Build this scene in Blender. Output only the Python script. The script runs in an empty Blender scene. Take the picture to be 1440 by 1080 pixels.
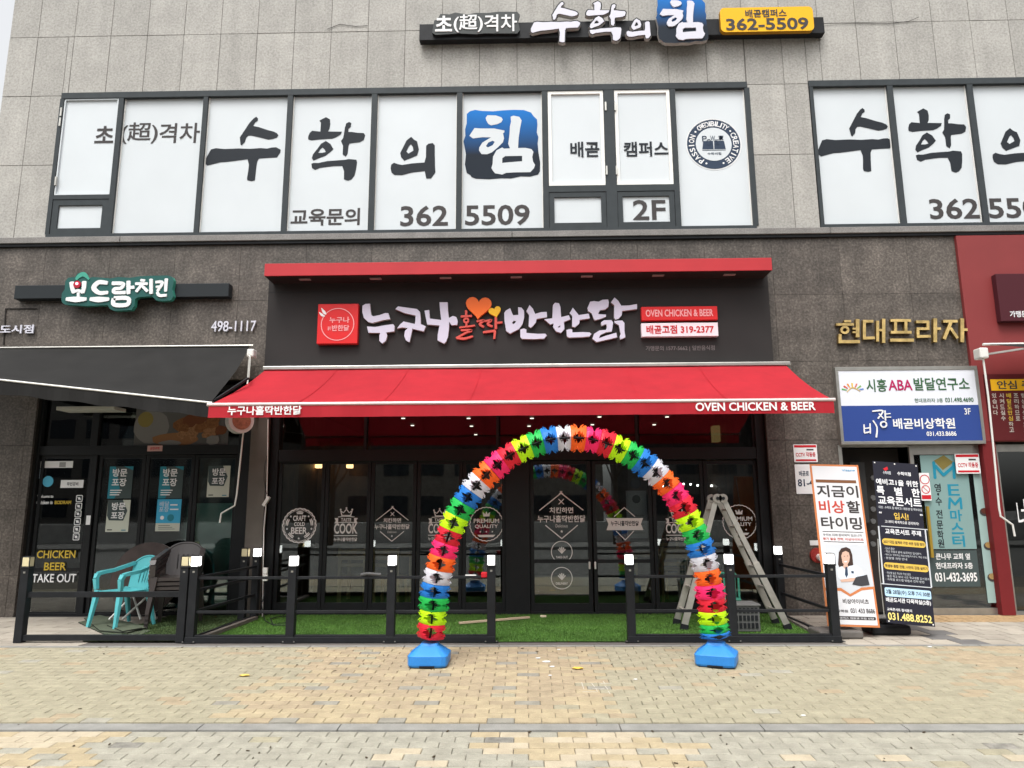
import bpy, bmesh, math, random
from mathutils import Vector, Matrix
from mathutils.geometry import tessellate_polygon
random.seed(7)
S = bpy.context.scene
col = S.collection
rad = math.radians

# ------------------------------------------------------------------ camera, sky, sun, exposure
FOC = 1000.0                                   # focal length in photo pixels (photo 1440 x 1080)
CAM = Vector((0.0, -10.0, 1.415))
PITCH, YAW, ROLL = rad(10.01), rad(1.096), rad(-0.300)
FWD = Vector((-math.sin(YAW)*math.cos(PITCH), math.cos(YAW)*math.cos(PITCH), math.sin(PITCH)))
RT0 = Vector((math.cos(YAW), math.sin(YAW), 0)); UP0 = RT0.cross(FWD)
RT = RT0*math.cos(ROLL) + UP0*math.sin(ROLL); UP = UP0*math.cos(ROLL) - RT0*math.sin(ROLL)
cd = bpy.data.cameras.new('camera'); cam = bpy.data.objects.new('camera', cd); col.objects.link(cam)
cd.sensor_fit = 'HORIZONTAL'; cd.sensor_width = 36; cd.lens = 36*FOC/1440; cd.clip_start = 0.05; cd.clip_end = 3000
M3 = Matrix((RT, UP, -FWD)).transposed()
cam.matrix_world = Matrix.Translation(CAM) @ M3.to_4x4()
S.camera = cam
W = bpy.data.worlds.new('World'); S.world = W; W.use_nodes = True
wn = W.node_tree; wn.nodes.clear()
sky = wn.nodes.new('ShaderNodeTexSky'); sky.sky_type = 'NISHITA'; sky.sun_disc = False
sky.sun_elevation = rad(62); sky.sun_rotation = rad(196); sky.dust_density = 6; sky.air_density = 1.6; sky.ozone_density = 1.0
hs = wn.nodes.new('ShaderNodeHueSaturation'); hs.inputs['Saturation'].default_value = 0.12
bg = wn.nodes.new('ShaderNodeBackground'); bg.inputs['Strength'].default_value = 0.15
wo = wn.nodes.new('ShaderNodeOutputWorld')
wn.links.new(sky.outputs[0], hs.inputs['Color']); wn.links.new(hs.outputs[0], bg.inputs['Color']); wn.links.new(bg.outputs[0], wo.inputs[0])
sl = bpy.data.lights.new('sun', 'SUN'); sl.energy = 1.0; sl.angle = rad(25); sl.color = (1, .975, .94)
so = bpy.data.objects.new('sun', sl); col.objects.link(so); so.location = (-4, -20, 25)
az, el = rad(196), rad(62)                     # sun behind the camera, high (overcast glow)
sd = Vector((math.sin(az)*math.cos(el), math.cos(az)*math.cos(el), math.sin(el)))
so.rotation_euler = sd.to_track_quat('Z', 'Y').to_euler()
S.view_settings.view_transform = 'Standard'; S.view_settings.look = 'None'; S.view_settings.gamma = 1
S.view_settings.use_curve_mapping = False; S.view_settings.exposure = 0.82

# ------------------------------------------------------------------ measuring: photo pixel -> point on a real plane
def ray(px, py): return RT*((px-720)/FOC) - UP*((py-540)/FOC) + FWD
def at(px, py, Y=0.0):
    d = ray(px, py); t = (Y-CAM.y)/d.y; return CAM + d*t
def AX(px, py, Y=0.0): return at(px, py, Y).x
def AZ(px, py, Y=0.0): return at(px, py, Y).z
def onz(px, py, z=0.0):
    d = ray(px, py); t = (z-CAM.z)/d.z; return CAM + d*t
SL, YF, Z0 = 0.045, -2.36, -0.012
def gz(Y): return Z0 + SL*(Y-YF)
def ongr(px, py):
    d = ray(px, py); t = (Z0 + SL*(CAM.y-YF) - CAM.z)/(d.z-SL*d.y); return CAM + d*t
def RC(x0, y0, x1, y1, Y=0.0):
    xm, ym = (x0+x1)/2, (y0+y1)/2
    return AX(x0, ym, Y), AX(x1, ym, Y), AZ(xm, y1, Y), AZ(xm, y0, Y)

# ------------------------------------------------------------------ materials
MATS = {}
def lin(c): return tuple(((v/12.92) if v <= .04045 else ((v+.055)/1.055)**2.4) for v in c)
def mat(name, c, rough=.6, metal=0, var=0.0, vs=8, sp=0.0, ss=120, bump=0, bs=60, emit=0, coat=0, objvar=0.0, streak=0.0, c2=None, spec=None, transl=0):
    if spec is None: spec = .12 if (name.startswith(('print', 'poster', 'banner', 'pill', 'vinyl_w', 'pier')) or max(c) < .08) else .3
    if name in MATS: return MATS[name]
    m = bpy.data.materials.new(name); m.use_nodes = True; MATS[name] = m
    nt = m.node_tree; N = nt.nodes; L = nt.links; b = N['Principled BSDF']
    b.inputs['Base Color'].default_value = (*c, 1); b.inputs['Roughness'].default_value = rough; b.inputs['Metallic'].default_value = metal
    b.inputs['Coat Weight'].default_value = coat; b.inputs['Specular IOR Level'].default_value = spec
    if emit: b.inputs['Emission Color'].default_value = (*c, 1); b.inputs['Emission Strength'].default_value = emit
    geo = N.new('ShaderNodeNewGeometry'); last = None
    def mul(prev, facsock, lo, hi):
        mr = N.new('ShaderNodeMapRange'); mr.inputs['From Min'].default_value = .3; mr.inputs['From Max'].default_value = .7
        mr.inputs['To Min'].default_value = lo; mr.inputs['To Max'].default_value = hi; L.new(facsock, mr.inputs['Value'])
        v = N.new('ShaderNodeVectorMath'); v.operation = 'SCALE'
        if prev is None: v.inputs[0].default_value = c
        else: L.new(prev, v.inputs[0])
        L.new(mr.outputs[0], v.inputs['Scale']); return v.outputs[0]
    def noise(scale, detail=3, stretch=None):
        n = N.new('ShaderNodeTexNoise'); n.inputs['Scale'].default_value = scale; n.inputs['Detail'].default_value = detail
        if stretch:
            mp = N.new('ShaderNodeMapping'); mp.inputs['Scale'].default_value = stretch; L.new(geo.outputs['Position'], mp.inputs[0]); L.new(mp.outputs[0], n.inputs['Vector'])
        else: L.new(geo.outputs['Position'], n.inputs['Vector'])
        return n.outputs['Fac']
    if c2:
        mx = N.new('ShaderNodeMix'); mx.data_type = 'RGBA'; mx.inputs['A'].default_value = (*c, 1); mx.inputs['B'].default_value = (*c2, 1)
        mr = N.new('ShaderNodeMapRange'); mr.inputs['From Min'].default_value = .45; mr.inputs['From Max'].default_value = .62; L.new(noise(ss*.7, 4), mr.inputs['Value'])
        L.new(mr.outputs[0], mx.inputs['Factor']); last = mx.outputs['Result']
    if var: last = mul(last, noise(vs, 4), 1-var, 1+var)
    if sp: last = mul(last, noise(ss, 2), 1-sp, 1+sp)
    if streak: last = mul(last, noise(1.0, 4, (5, 5, .5)), 1-streak, 1+streak*.6)
    if objvar:
        oi = N.new('ShaderNodeObjectInfo'); mr = N.new('ShaderNodeMapRange'); mr.inputs['To Min'].default_value = 1-objvar; mr.inputs['To Max'].default_value = 1+objvar
        L.new(oi.outputs['Random'], mr.inputs['Value']); v = N.new('ShaderNodeVectorMath'); v.operation = 'SCALE'
        if last is None: v.inputs[0].default_value = c
        else: L.new(last, v.inputs[0])
        L.new(mr.outputs[0], v.inputs['Scale']); last = v.outputs[0]
    if last is not None: L.new(last, b.inputs['Base Color'])
    if bump:
        bp = N.new('ShaderNodeBump'); bp.inputs['Strength'].default_value = bump; bp.inputs['Distance'].default_value = .01
        L.new(noise(bs, 4), bp.inputs['Height']); L.new(bp.outputs[0], b.inputs['Normal'])
    if transl:
        tr = N.new('ShaderNodeBsdfTranslucent'); ms = N.new('ShaderNodeMixShader'); ms.inputs[0].default_value = transl
        if last is not None: L.new(last, tr.inputs['Color'])
        else: tr.inputs['Color'].default_value = (*c, 1)
        L.new(b.outputs[0], ms.inputs[1]); L.new(tr.outputs[0], ms.inputs[2]); L.new(ms.outputs[0], N['Material Output'].inputs[0])
    return m
def glass(name, tint=(.75, .8, .8), f0=.07, rough=.01, wav=.0):
    m = bpy.data.materials.new(name); m.use_nodes = True; MATS[name] = m
    nt = m.node_tree; N = nt.nodes; L = nt.links; N.remove(N['Principled BSDF'])
    t = N.new('ShaderNodeBsdfTransparent'); t.inputs[0].default_value = (*tint, 1)
    g = N.new('ShaderNodeBsdfGlossy'); g.inputs['Roughness'].default_value = rough; g.inputs['Color'].default_value = (.9, .95, .95, 1)
    lw = N.new('ShaderNodeFresnel'); lw.inputs['IOR'].default_value = (1+math.sqrt(f0))/(1-math.sqrt(f0))
    mx = N.new('ShaderNodeMixShader'); L.new(lw.outputs[0], mx.inputs[0]); L.new(t.outputs[0], mx.inputs[1]); L.new(g.outputs[0], mx.inputs[2])
    L.new(mx.outputs[0], N['Material Output'].inputs[0])
    if wav:
        geo = N.new('ShaderNodeNewGeometry'); n = N.new('ShaderNodeTexNoise'); n.inputs['Scale'].default_value = 1.6; L.new(geo.outputs['Position'], n.inputs['Vector'])
        bp = N.new('ShaderNodeBump'); bp.inputs['Strength'].default_value = wav; bp.inputs['Distance'].default_value = .02
        L.new(n.outputs['Fac'], bp.inputs['Height']); L.new(bp.outputs[0], g.inputs['Normal'])
    return m
granite = mat('granite_grey', (.365, .352, .325), .75, var=.08, vs=3, sp=.15, ss=36, bump=.15, objvar=.07, streak=.10, c2=(.315, .304, .28))
granite_dark = mat('granite_brown', (.082, .07, .06), .42, var=.28, vs=4, sp=.3, ss=38, objvar=.14, c2=(.125, .108, .094), streak=.16)
ledge_m = mat('ledge_stone', (.19, .18, .17), .6, var=.15, vs=4, sp=.2, ss=60)
mortar = mat('joint_mortar', (.13, .12, .11), .9)
joint_dark = mat('joint_dark', (.035, .032, .03), .9)
frame_m = mat('black_frame', (.012, .013, .014), .5, var=.1, vs=6, spec=.2)
frame_up = mat('window_frame_grey', (.045, .052, .056), .4, var=.08)
film = mat('white_window_film', (.57, .605, .625), .3, objvar=.02, var=.025, vs=1.3, sp=.03, ss=300)
sash_w = mat('white_sash', (.78, .77, .73), .45)
print_k = mat('print_black', (.022, .026, .032), .5)
print_k2 = mat('print_charcoal', (.06, .055, .055), .5)
print_w = mat('print_white', (.74, .74, .74), .5)
navy = mat('print_navy', (.035, .052, .085), .5)
alu = mat('brushed_aluminium', (.42, .41, .38), .38, .85, var=.1, vs=9)
alu_w = mat('white_coated_metal', (.7, .69, .65), .4, .1)
black_paint = mat('black_paint_metal', (.018, .019, .021), .42, var=.15, vs=8)
sign_k = mat('sign_panel_black', (.031, .0285, .028), .5, var=.08, vs=2)
glass_m = glass('shop_glass', (.8, .83, .82), .11, .005, .02)
glass_tr = glass('transom_glass', (.55, .57, .56), .045, .01, .03)
glass_t = glass('teal_film_glass', (.75, .86, .83), .16, .03, .03)
RED = mat('awning_red', (.5, .022, .035), .75, var=.07, vs=1.2, sp=.06, ss=240, streak=.07, transl=.35)
RED2 = mat('panel_red', (.42, .028, .035), .45, var=.05, vs=3)

# ------------------------------------------------------------------ naming helpers
ORG = {}
def org(o): return ORG.get(o.name, Vector((0, 0, 0))) if o else Vector((0, 0, 0))
def tag(o, label=None, cat=None, group=None, kind=None):
    if label: o['label'] = label
    if cat: o['category'] = cat
    if group: o['group'] = group
    if kind: o['kind'] = kind
    return o
def thing(name, loc, label, cat, group=None):
    o = bpy.data.objects.new(name, None); col.objects.link(o); o.empty_display_size = .2
    o.location = loc; ORG[o.name] = Vector(loc); return tag(o, label, cat, group)
def copy_tree(o, parent=None):
    c = o.copy(); col.objects.link(c); c.parent = parent
    for ch in list(o.children): copy_tree(ch, c)
    return c

class Fr:                                        # a flat frame: origin, right, up; outwards = towards the viewer side
    def __init__(s, O, U=(1, 0, 0), V=(0, 0, 1)):
        s.O = Vector(O); s.U = Vector(U).normalized(); s.V = Vector(V).normalized(); s.N = s.U.cross(s.V)
    def p(s, u, v, w=0): return s.O + s.U*u + s.V*v + s.N*w
def FY(Y): return Fr((0, Y, 0))                  # facade-parallel plane at Y: (u, v) are world X, Z

class G:
    def __init__(s): s.v = []; s.f = []; s.m = []; s.mats = []; s.smooth = False; s.seg = []
    def mi(s, m):
        if m not in s.mats: s.mats.append(m)
        return s.mats.index(m)
    def face(s, pts, m):
        i = len(s.v); s.v += [Vector(p) for p in pts]; s.f.append(tuple(range(i, i+len(pts)))); s.m.append(s.mi(m))
    def box(s, x0, x1, y0, y1, z0, z1, m, bev=0.0):
        x0, x1 = min(x0, x1), max(x0, x1); y0, y1 = min(y0, y1), max(y0, y1); z0, z1 = min(z0, z1), max(z0, z1)
        i = len(s.v); k = s.mi(m)
        if not bev:
            s.v += [Vector((x, y, z)) for z in (z0, z1) for (x, y) in ((x0, y0), (x1, y0), (x1, y1), (x0, y1))]
            fs = [(0, 3, 2, 1), (4, 5, 6, 7), (0, 1, 5, 4), (1, 2, 6, 5), (2, 3, 7, 6), (3, 0, 4, 7)]
        else:
            bm = bmesh.new(); bmesh.ops.create_cube(bm, size=1)
            for v in bm.verts: v.co = Vector(((x0+x1)/2+v.co.x*(x1-x0), (y0+y1)/2+v.co.y*(y1-y0), (z0+z1)/2+v.co.z*(z1-z0)))
            bmesh.ops.bevel(bm, geom=bm.edges[:], offset=bev, segments=1 if bev < .01 else 2, affect='EDGES', profile=.5)
            bm.verts.ensure_lookup_table(); bm.verts.index_update()
            s.v += [v.co.copy() for v in bm.verts]; fs = [tuple(v.index for v in f.verts) for f in bm.faces]; bm.free()
        for f in fs: s.f.append(tuple(i+j for j in f)); s.m.append(k)
    def obox(s, fr, u0, u1, v0, v1, w0, w1, m, bev=0):      # box in a frame
        n = len(s.v); s.box(u0, u1, v0, v1, w0, w1, m, bev)
        for j in range(n, len(s.v)): q = s.v[j]; s.v[j] = fr.p(q.x, q.y, q.z)
    def bar(s, a, b, w, h, m, upv=(0, 0, 1), w2=None, h2=None):     # rectangular bar between two points
        a, b = Vector(a), Vector(b); d = (b-a).normalized(); u = Vector(upv)
        if abs(d.dot(u)) > .98: u = Vector((0, 1, 0))
        r = d.cross(u).normalized(); u = r.cross(d); i = len(s.v); k = s.mi(m)
        for c, ww, hh in ((a, w, h), (b, w2 or w, h2 or h)):
            for sx, sy in ((-1, -1), (1, -1), (1, 1), (-1, 1)): s.v.append(c + r*sx*ww/2 + u*sy*hh/2)
        for f in [(0, 1, 2, 3), (7, 6, 5, 4), (0, 4, 5, 1), (1, 5, 6, 2), (2, 6, 7, 3), (3, 7, 4, 0)]: s.f.append(tuple(i+j for j in f)); s.m.append(k)
    def tube(s, pts, r, m, n=8, r2=None):
        pts = [Vector(p) for p in pts]; i = len(s.v); k = s.mi(m); N = len(pts)
        up = None
        for j, p in enumerate(pts):
            d = (pts[min(j+1, N-1)]-pts[max(j-1, 0)]).normalized()
            if up is None: up = Vector((0, 0, 1)) if abs(d.z) < .9 else Vector((1, 0, 0))
            a = d.cross(up).normalized(); b = a.cross(d); up = b
            rr = r + ((r2-r)*j/(N-1) if r2 is not None else 0)
            for q in range(n): t = 2*math.pi*q/n; s.v.append(p + a*math.cos(t)*rr + b*math.sin(t)*rr)
        for j in range(N-1):
            for q in range(n):
                q2 = (q+1) % n; s.f.append((i+j*n+q, i+(j+1)*n+q, i+(j+1)*n+q2, i+j*n+q2)); s.m.append(k)
        s.f.append(tuple(i+q for q in range(n))); s.m.append(k)
        s.f.append(tuple(i+(N-1)*n+q for q in reversed(range(n)))); s.m.append(k)
    def prism(s, pts, fr, w0, w1, m, side=None, back=False):  # outline (u,v) list extruded from w0 to w1
        a = sum(pts[j][0]*pts[(j+1) % len(pts)][1]-pts[(j+1) % len(pts)][0]*pts[j][1] for j in range(len(pts)))
        if a < 0: pts = pts[::-1]
        i = len(s.v); n = len(pts); k = s.mi(m)
        s.v += [fr.p(u, v, w1) for u, v in pts]
        if n <= 4 and n > 2: tris = [tuple(range(n))]
        else: tris = [t[::-1] if ((pts[t[1]][0]-pts[t[0]][0])*(pts[t[2]][1]-pts[t[0]][1])-(pts[t[1]][1]-pts[t[0]][1])*(pts[t[2]][0]-pts[t[0]][0])) < 0 else t
                      for t in tessellate_polygon([[Vector((u, v, 0)) for u, v in pts]])]
        for t in tris: s.f.append(tuple(i+j for j in t)); s.m.append(k)
        if w1-w0 > 1e-6:
            ks = s.mi(side or m); j0 = len(s.v); s.v += [fr.p(u, v, w0) for u, v in pts]
            for j in range(n): j2 = (j+1) % n; s.f.append((j0+j, j0+j2, i+j2, i+j)); s.m.append(ks)
            if back:
                for t in tris: s.f.append(tuple(j0+j for j in reversed(t))); s.m.append(ks)
    def polyh(s, outer, holes, fr, w0, w1, m, side=None):        # outline with holes, extruded
        loops = [outer]+list(holes); allp = [p for l in loops for p in l]; i = len(s.v); k = s.mi(m); ks = s.mi(side or m)
        s.v += [fr.p(u, v, w1) for u, v in allp]
        for t in tessellate_polygon([[Vector((u, v, 0)) for u, v in l] for l in loops]):
            a = (allp[t[1]][0]-allp[t[0]][0])*(allp[t[2]][1]-allp[t[0]][1])-(allp[t[1]][1]-allp[t[0]][1])*(allp[t[2]][0]-allp[t[0]][0])
            if abs(a) < 1e-12: continue
            if a < 0: t = t[::-1]
            s.f.append(tuple(i+j for j in t)); s.m.append(k)
        if w1-w0 > 1e-6:
            for l in loops:
                j0 = len(s.v); n = len(l); s.v += [fr.p(u, v, w0) for u, v in l]+[fr.p(u, v, w1) for u, v in l]
                for j in range(n): j2 = (j+1) % n; s.f.append((j0+j, j0+j2, j0+n+j2, j0+n+j)); s.m.append(ks)
    def rect(s, fr, u0, u1, v0, v1, w, m, w0=None): s.prism([(u0, v0), (u1, v0), (u1, v1), (u0, v1)], fr, w if w0 is None else w0, w, m)
    def rrect(s, fr, u0, u1, v0, v1, r, w, m, w0=None, seg=4, side=None):
        P = []
        for cx, cy, a0 in ((u1-r, v0+r, -90), (u1-r, v1-r, 0), (u0+r, v1-r, 90), (u0+r, v0+r, 180)):
            for j in range(seg+1): t = rad(a0+90*j/seg); P.append((cx+r*math.cos(t), cy+r*math.sin(t)))
        s.prism(P, fr, w if w0 is None else w0, w, m, side)
    def disc(s, fr, u, v, r, w, m, w0=None, n=24, ry=None, side=None):
        s.prism([(u+r*math.cos(2*math.pi*j/n), v+(ry or r)*math.sin(2*math.pi*j/n)) for j in range(n)], fr, w if w0 is None else w0, w, m, side)
    def ring(s, fr, u, v, r, t, w, m, n=32, wav=0, nw=24, ry=1):
        i = len(s.v); k = s.mi(m)
        for j in range(n):
            a = 2*math.pi*j/n; e = wav*math.cos(a*nw)
            for q in (r-t/2+e, r+t/2+e): s.v.append(fr.p(u+q*math.cos(a), v+q*ry*math.sin(a), w))
        for j in range(n): j2 = (j+1) % n; s.f.append((i+2*j, i+2*j+1, i+2*j2+1, i+2*j2)); s.m.append(k)
    def stroke(s, pts, fr, w0, w1, m, side=None, sub=5, jit=0.0, cap=.75):
        closed = len(pts) > 4 and abs(pts[0][0]-pts[-1][0])+abs(pts[0][1]-pts[-1][1]) < 1e-6    # pts: (u, v, width) brush stroke with round ends
        P = [Vector(p) for p in pts]
        if len(P) > 2:
            Q = []
            for j in range(len(P)-1):
                a, b, c, d = P[max(j-1, 0)], P[j], P[j+1], P[min(j+2, len(P)-1)]
                for q in range(sub):
                    t = q/sub; Q.append(.5*((2*b)+(c-a)*t+(2*a-5*b+4*c-d)*t*t+(3*b-a-3*c+d)*t*t*t))
            P = Q+[P[-1]]
        Lf, Rt = [], []
        for j, p in enumerate(P):
            d = P[min(j+1, len(P)-1)]-P[max(j-1, 0)]; d = Vector((d.x, d.y)); d = d.normalized() if d.length > 1e-9 else Vector((1, 0)); n = Vector((-d.y, d.x))
            r = p.z/2
            Lf.append((p.x+n.x*r*(1+random.uniform(-jit, jit)), p.y+n.y*r*(1+random.uniform(-jit, jit)))); Rt.append((p.x-n.x*r*(1+random.uniform(-jit, jit)), p.y-n.y*r*(1+random.uniform(-jit, jit))))
        # quads strip as separate faces (robust against folds), then side walls
        i = len(s.v); k = s.mi(m); ks = s.mi(side or m); n = len(P)
        caps = []
        for end, p in ((0, P[0]), (1, P[-1])):
            a = Vector(Lf[0 if end == 0 else -1]); c = Vector((p.x, p.y)); v = a-c; arc = []
            for q in range(1, 4):
                t = math.pi*q/4*(1 if end == 0 else -1); arc.append((c.x+(v.x*math.cos(t)-v.y*math.sin(t)*cap), c.y+(v.x*math.sin(t)*cap+v.y*math.cos(t))))
            caps.append(arc)
        outline = Rt + [caps[1][q] for q in (2, 1, 0)] + Lf[::-1] + [caps[0][q] for q in (0, 1, 2)]
        def add(ps, w): i0 = len(s.v); s.v.extend(fr.p(u, v, w) for u, v in ps); return i0
        for j in range(n-1):
            i0 = add([Rt[j], Rt[j+1], Lf[j+1], Lf[j]], w1); s.f.append((i0, i0+1, i0+2, i0+3)); s.m.append(k)
        if closed:
            if w1-w0 > 1e-6:
                for K_ in (Rt, Lf[::-1]):
                    for j in range(len(K_)-1): i0 = add([K_[j], K_[j+1]], w0); i1 = add([K_[j], K_[j+1]], w1); s.f.append((i0, i0+1, i1+1, i1)); s.m.append(ks)
            return
        i0 = add([Lf[0]]+caps[0]+[Rt[0]], w1); s.f.append(tuple(range(i0, i0+5))); s.m.append(k)
        i0 = add([Rt[-1]]+caps[1][::-1]+[Lf[-1]], w1); s.f.append(tuple(range(i0, i0+5))); s.m.append(k)
        if w1-w0 > 1e-6:
            a0 = add(outline, w1); b0 = add(outline, w0); L = len(outline)
            for j in range(L): j2 = (j+1) % L; s.f.append((b0+j, b0+j2, a0+j2, a0+j)); s.m.append(ks)
    def text(s, txt, fr, u0, u1, v0, v1, w, m, bold=.0, depth=0, side=None, keep=False):
        if s.v or s.seg: s.seg.append((len(s.v), len(s.f)))
        V, F = glyphs(txt, bold, depth > 0)
        xs = [p[0] for p in V]; ys = [p[1] for p in V]; a, b, c, d = min(xs), max(xs), min(ys), max(ys)
        sx, sy = (u1-u0)/(b-a), (v1-v0)/(d-c)
        if keep: sx = sy = min(sx, sy); u0 = (u0+u1)/2-(b-a)*sx/2
        i = len(s.v); k = s.mi(m); ks = s.mi(side or m)
        s.v += [fr.p(u0+(x-a)*sx, v0+(y-c)*sy, (w if z > -1e-6 else w-depth)) for x, y, z in V]
        for f, fl in F: s.f.append(tuple(i+j for j in f)); s.m.append(k if fl else ks)
    def build(s, name, parent=None, smooth=False, label=None, origin=None):
        if 'lettering' in name and s.seg and parent and len(s.seg) < 34:
            cuts = [c for c in s.seg if c[0] > 0]+[(len(s.v), len(s.f))]; v0 = f0 = 0
            if len(cuts) > 1:
                for cv_, cf in cuts:
                    if cf > f0:
                        q = G(); q.v = s.v[v0:cv_]; q.f = [tuple(i-v0 for i in f) for f in s.f[f0:cf]]; q.mats = s.mats; q.m = s.m[f0:cf]; o = q.build(name, parent)
                    v0, f0 = cv_, cf
                return o
        me = bpy.data.meshes.new(name)
        if origin is None:
            lo = Vector([min(p[k] for p in s.v) for k in range(3)]); hi = Vector([max(p[k] for p in s.v) for k in range(3)])
            origin = Vector(((lo.x+hi.x)/2, (lo.y+hi.y)/2, lo.z))
        origin = Vector(origin)
        me.from_pydata([p-origin for p in s.v], [], s.f)
        for m in s.mats: me.materials.append(m)
        me.polygons.foreach_set('material_index', s.m)
        if smooth: me.polygons.foreach_set('use_smooth', [True]*len(s.f))
        me.update()
        o = bpy.data.objects.new(name, me); col.objects.link(o); o.location = origin-org(parent); ORG[o.name] = origin
        if parent: o.parent = parent
        if label: o['label'] = label
        return o
GC = {}
def glyphs(txt, bold, deep):
    bold = min(bold, .012 if ('超' in txt or '격' in txt) else .024); key = (txt, bold, deep)
    if key in GC: return GC[key]
    c = bpy.data.curves.new('lettering', 'FONT'); c.body = txt; c.size = 1; c.offset = bold; c.resolution_u = 3; c.align_x = 'CENTER'
    c.space_line = .95
    if deep: c.extrude = .5
    o = bpy.data.objects.new('lettering', c); me = bpy.data.meshes.new_from_object(o)
    V = [(v.co.x, v.co.y, (v.co.z-.5) if deep else 0.0) for v in me.vertices]
    F = []
    for p in me.polygons:
        n = p.normal
        if deep and n.z < -.9: continue
        f = tuple(p.vertices)
        if not deep and n.z < 0: f = f[::-1]
        F.append((f, (abs(n.z) > .9)))
    bpy.data.objects.remove(o); bpy.data.meshes.remove(me); bpy.data.curves.remove(c)
    GC[key] = (V, F); return GC[key]

# pixel helpers on facade planes
def T(g, txt, x0, y0, x1, y1, Y, m, bold=.02, off=0.0, depth=0, side=None):
    a, b, c, d = RC(x0, y0, x1, y1, Y-off); g.text(txt, FY(Y), a, b, c, d, off, m, bold, depth, side)
def pxf(Y): return (Y-CAM.y)/FOC/math.cos(PITCH)*1.0
def ST(g, strokes, Y, w0, w1, m, sx=1, ox=0, oy=0, side=None, jit=.0, cap=.35):      # strokes in crop pixels -> plane Y
    for j, st in enumerate(strokes):
        P = []
        for x, y, w in st:
            q = at(ox+x/sx, oy+y/sx, Y-w1); P.append((q.x, q.z, w/sx*pxf(Y-w1)))
        g.stroke(P, FY(Y), w0, w1+j*.0012, m, side, jit=jit, cap=cap)
def loop(cx, cy, rx, ry, w, n=9): return [(cx+rx*math.cos(2*math.pi*j/n), cy+ry*math.sin(2*math.pi*j/n), w) for j in range(n+1)]

# ================================================================== THE BUILDING
B = thing('commercial_building', (0, 0, 0), 'grey granite commercial building with brown stone ground floor of shops', 'building')
XL = AX(11, 73, 0.0); XR = 11.0
# main openings of the ground floor
zledge_t, zledge_b = AZ(600, 329), AZ(600, 338.5)
w1 = (AX(76.5, 229), AX(1057, 219)); wz = (AZ(600, 328.5), AZ(600, 123))
w2 = (AX(1145, 218), AX(1740, 215))
def sub(rects, hole):
    out = []
    for a, b, c, d in rects:
        e, f, g_, h = hole
        if e >= b or f <= a or g_ >= d or h <= c: out.append((a, b, c, d)); continue
        if e > a: out.append((a, e, c, d))
        if f < b: out.append((f, b, c, d))
        x0, x1 = max(a, e), min(b, f)
        if g_ > c: out.append((x0, x1, c, g_))
        if h < d: out.append((x0, x1, h, d))
    return [r for r in out if r[1]-r[0] > .02 and r[3]-r[2] > .02]
def panels(name, x0s, zs, holes, m, gap, Y0, th, jit=.002):
    for j in range(len(zs)-1):
        for i in range(len(x0s)-1):
            rs = [(x0s[i], x0s[i+1], zs[j], zs[j+1])]
            for h in holes: rs = sub(rs, h)
            for a, b, c, d in rs:
                g = G(); dy = random.uniform(-jit, jit); g.box(a+gap/2, b-gap/2, Y0+dy, Y0+th, c+gap/2, d-gap/2, m, .003 if gap > .005 else 0); g.build(name, B)
# upper granite cladding
cw = (AX(406, 20)-AX(150, 20))/5
xs = [XL + .0]; x = AX(57, 25); 
while x < XR: xs.append(x); x += cw
zj = [zledge_t, AZ(20, 233)]; zj.append(AZ(200, 133)); zj.append(AZ(200, 50)); h_ = zj[-1]-zj[-2]
zj += [zj[-1]+h_, zj[-1]+2*h_]
JB = mortar
panels('granite_panel', xs, zj, [(w1[0], w1[1], wz[0], wz[1]), (w2[0], w2[1], wz[0], wz[1])], granite, .007, 0.0, .05)
g = G()
for rc in sub(sub([(XL+.03, XR, zledge_t, zj[-1])], (w1[0]+.002, w1[1]-.002, wz[0]+.002, wz[1]-.002)), (w2[0]+.002, w2[1]-.002, wz[0]+.002, wz[1]-.002)): g.box(rc[0], rc[1], .006, .128, rc[2], rc[3], mortar)
g.build('joint_backing', B)
g = G(); g.box(XL+.03, XR, .13, .4, zledge_t, zj[-1], mortar); g.box(XL+.03, XR, .4, 9, 3.5, zj[-1], mortar); g.box(XL+.03, XR, 6.5, 9, -.3, 3.5, mortar)
g.box(XL+.002, XL+.03, .02, 9, -.3, zj[-1]-.01, granite); g.build('wall', B)
# ledge between the floors
for i, (a, b) in enumerate(((XL, AX(172, 335)), (AX(172, 335)+.006, AX(720, 335)), (AX(720, 335)+.006, AX(1165, 330)), (AX(1165, 330)+.006, XR))):
    g = G(); g.box(a, b, -.07, .06, zledge_b+.012, zledge_t, ledge_m, .006); g.box(a, b, -.045, .05, zledge_b-.03, zledge_b+.012, black_paint); g.build('ledge', B)
# ground floor cladding (openings cut out)
LS = (AX(33, 740), AX(345, 740), -.2, 3.28)          # left shop opening
MS = (AX(371, 740), AX(1087, 740), -.2, 3.45)        # chicken shop opening
EN = (AX(1186, 700), AX(1398, 700), -.2, AZ(1270, 517)) # stair entrance
RS = (AX(1398, 740), XR-.5, -.2, AZ(1400, 332))      # right shop
ztop = zledge_b-.02
zz = [-.2, .55, 1.45, 2.35, 3.15, AZ(700, 512), AZ(600, 420), ztop]
xs = []; x = XL
while x < XR: xs.append(x); x += .98
panels('brown_granite_panel', xs, zz, [LS, MS, EN, RS], granite_dark, .004, 0.0, .04, .0008)
g = G()
for r in ((XL+.02, LS[0]-.01), (LS[1]+.01, MS[0]-.01), (MS[1]+.01, EN[0]-.01)): g.box(r[0], r[1], .035, .35, -.2, ztop, joint_dark)
for r, z in ((LS, LS[3]), (MS, MS[3]), (EN, EN[3]), (RS, RS[3])): g.box(r[0]-.01, r[1]+.01, .036, .34, z+.01, ztop+.001, joint_dark)
g.build('wall_core', B)

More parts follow.
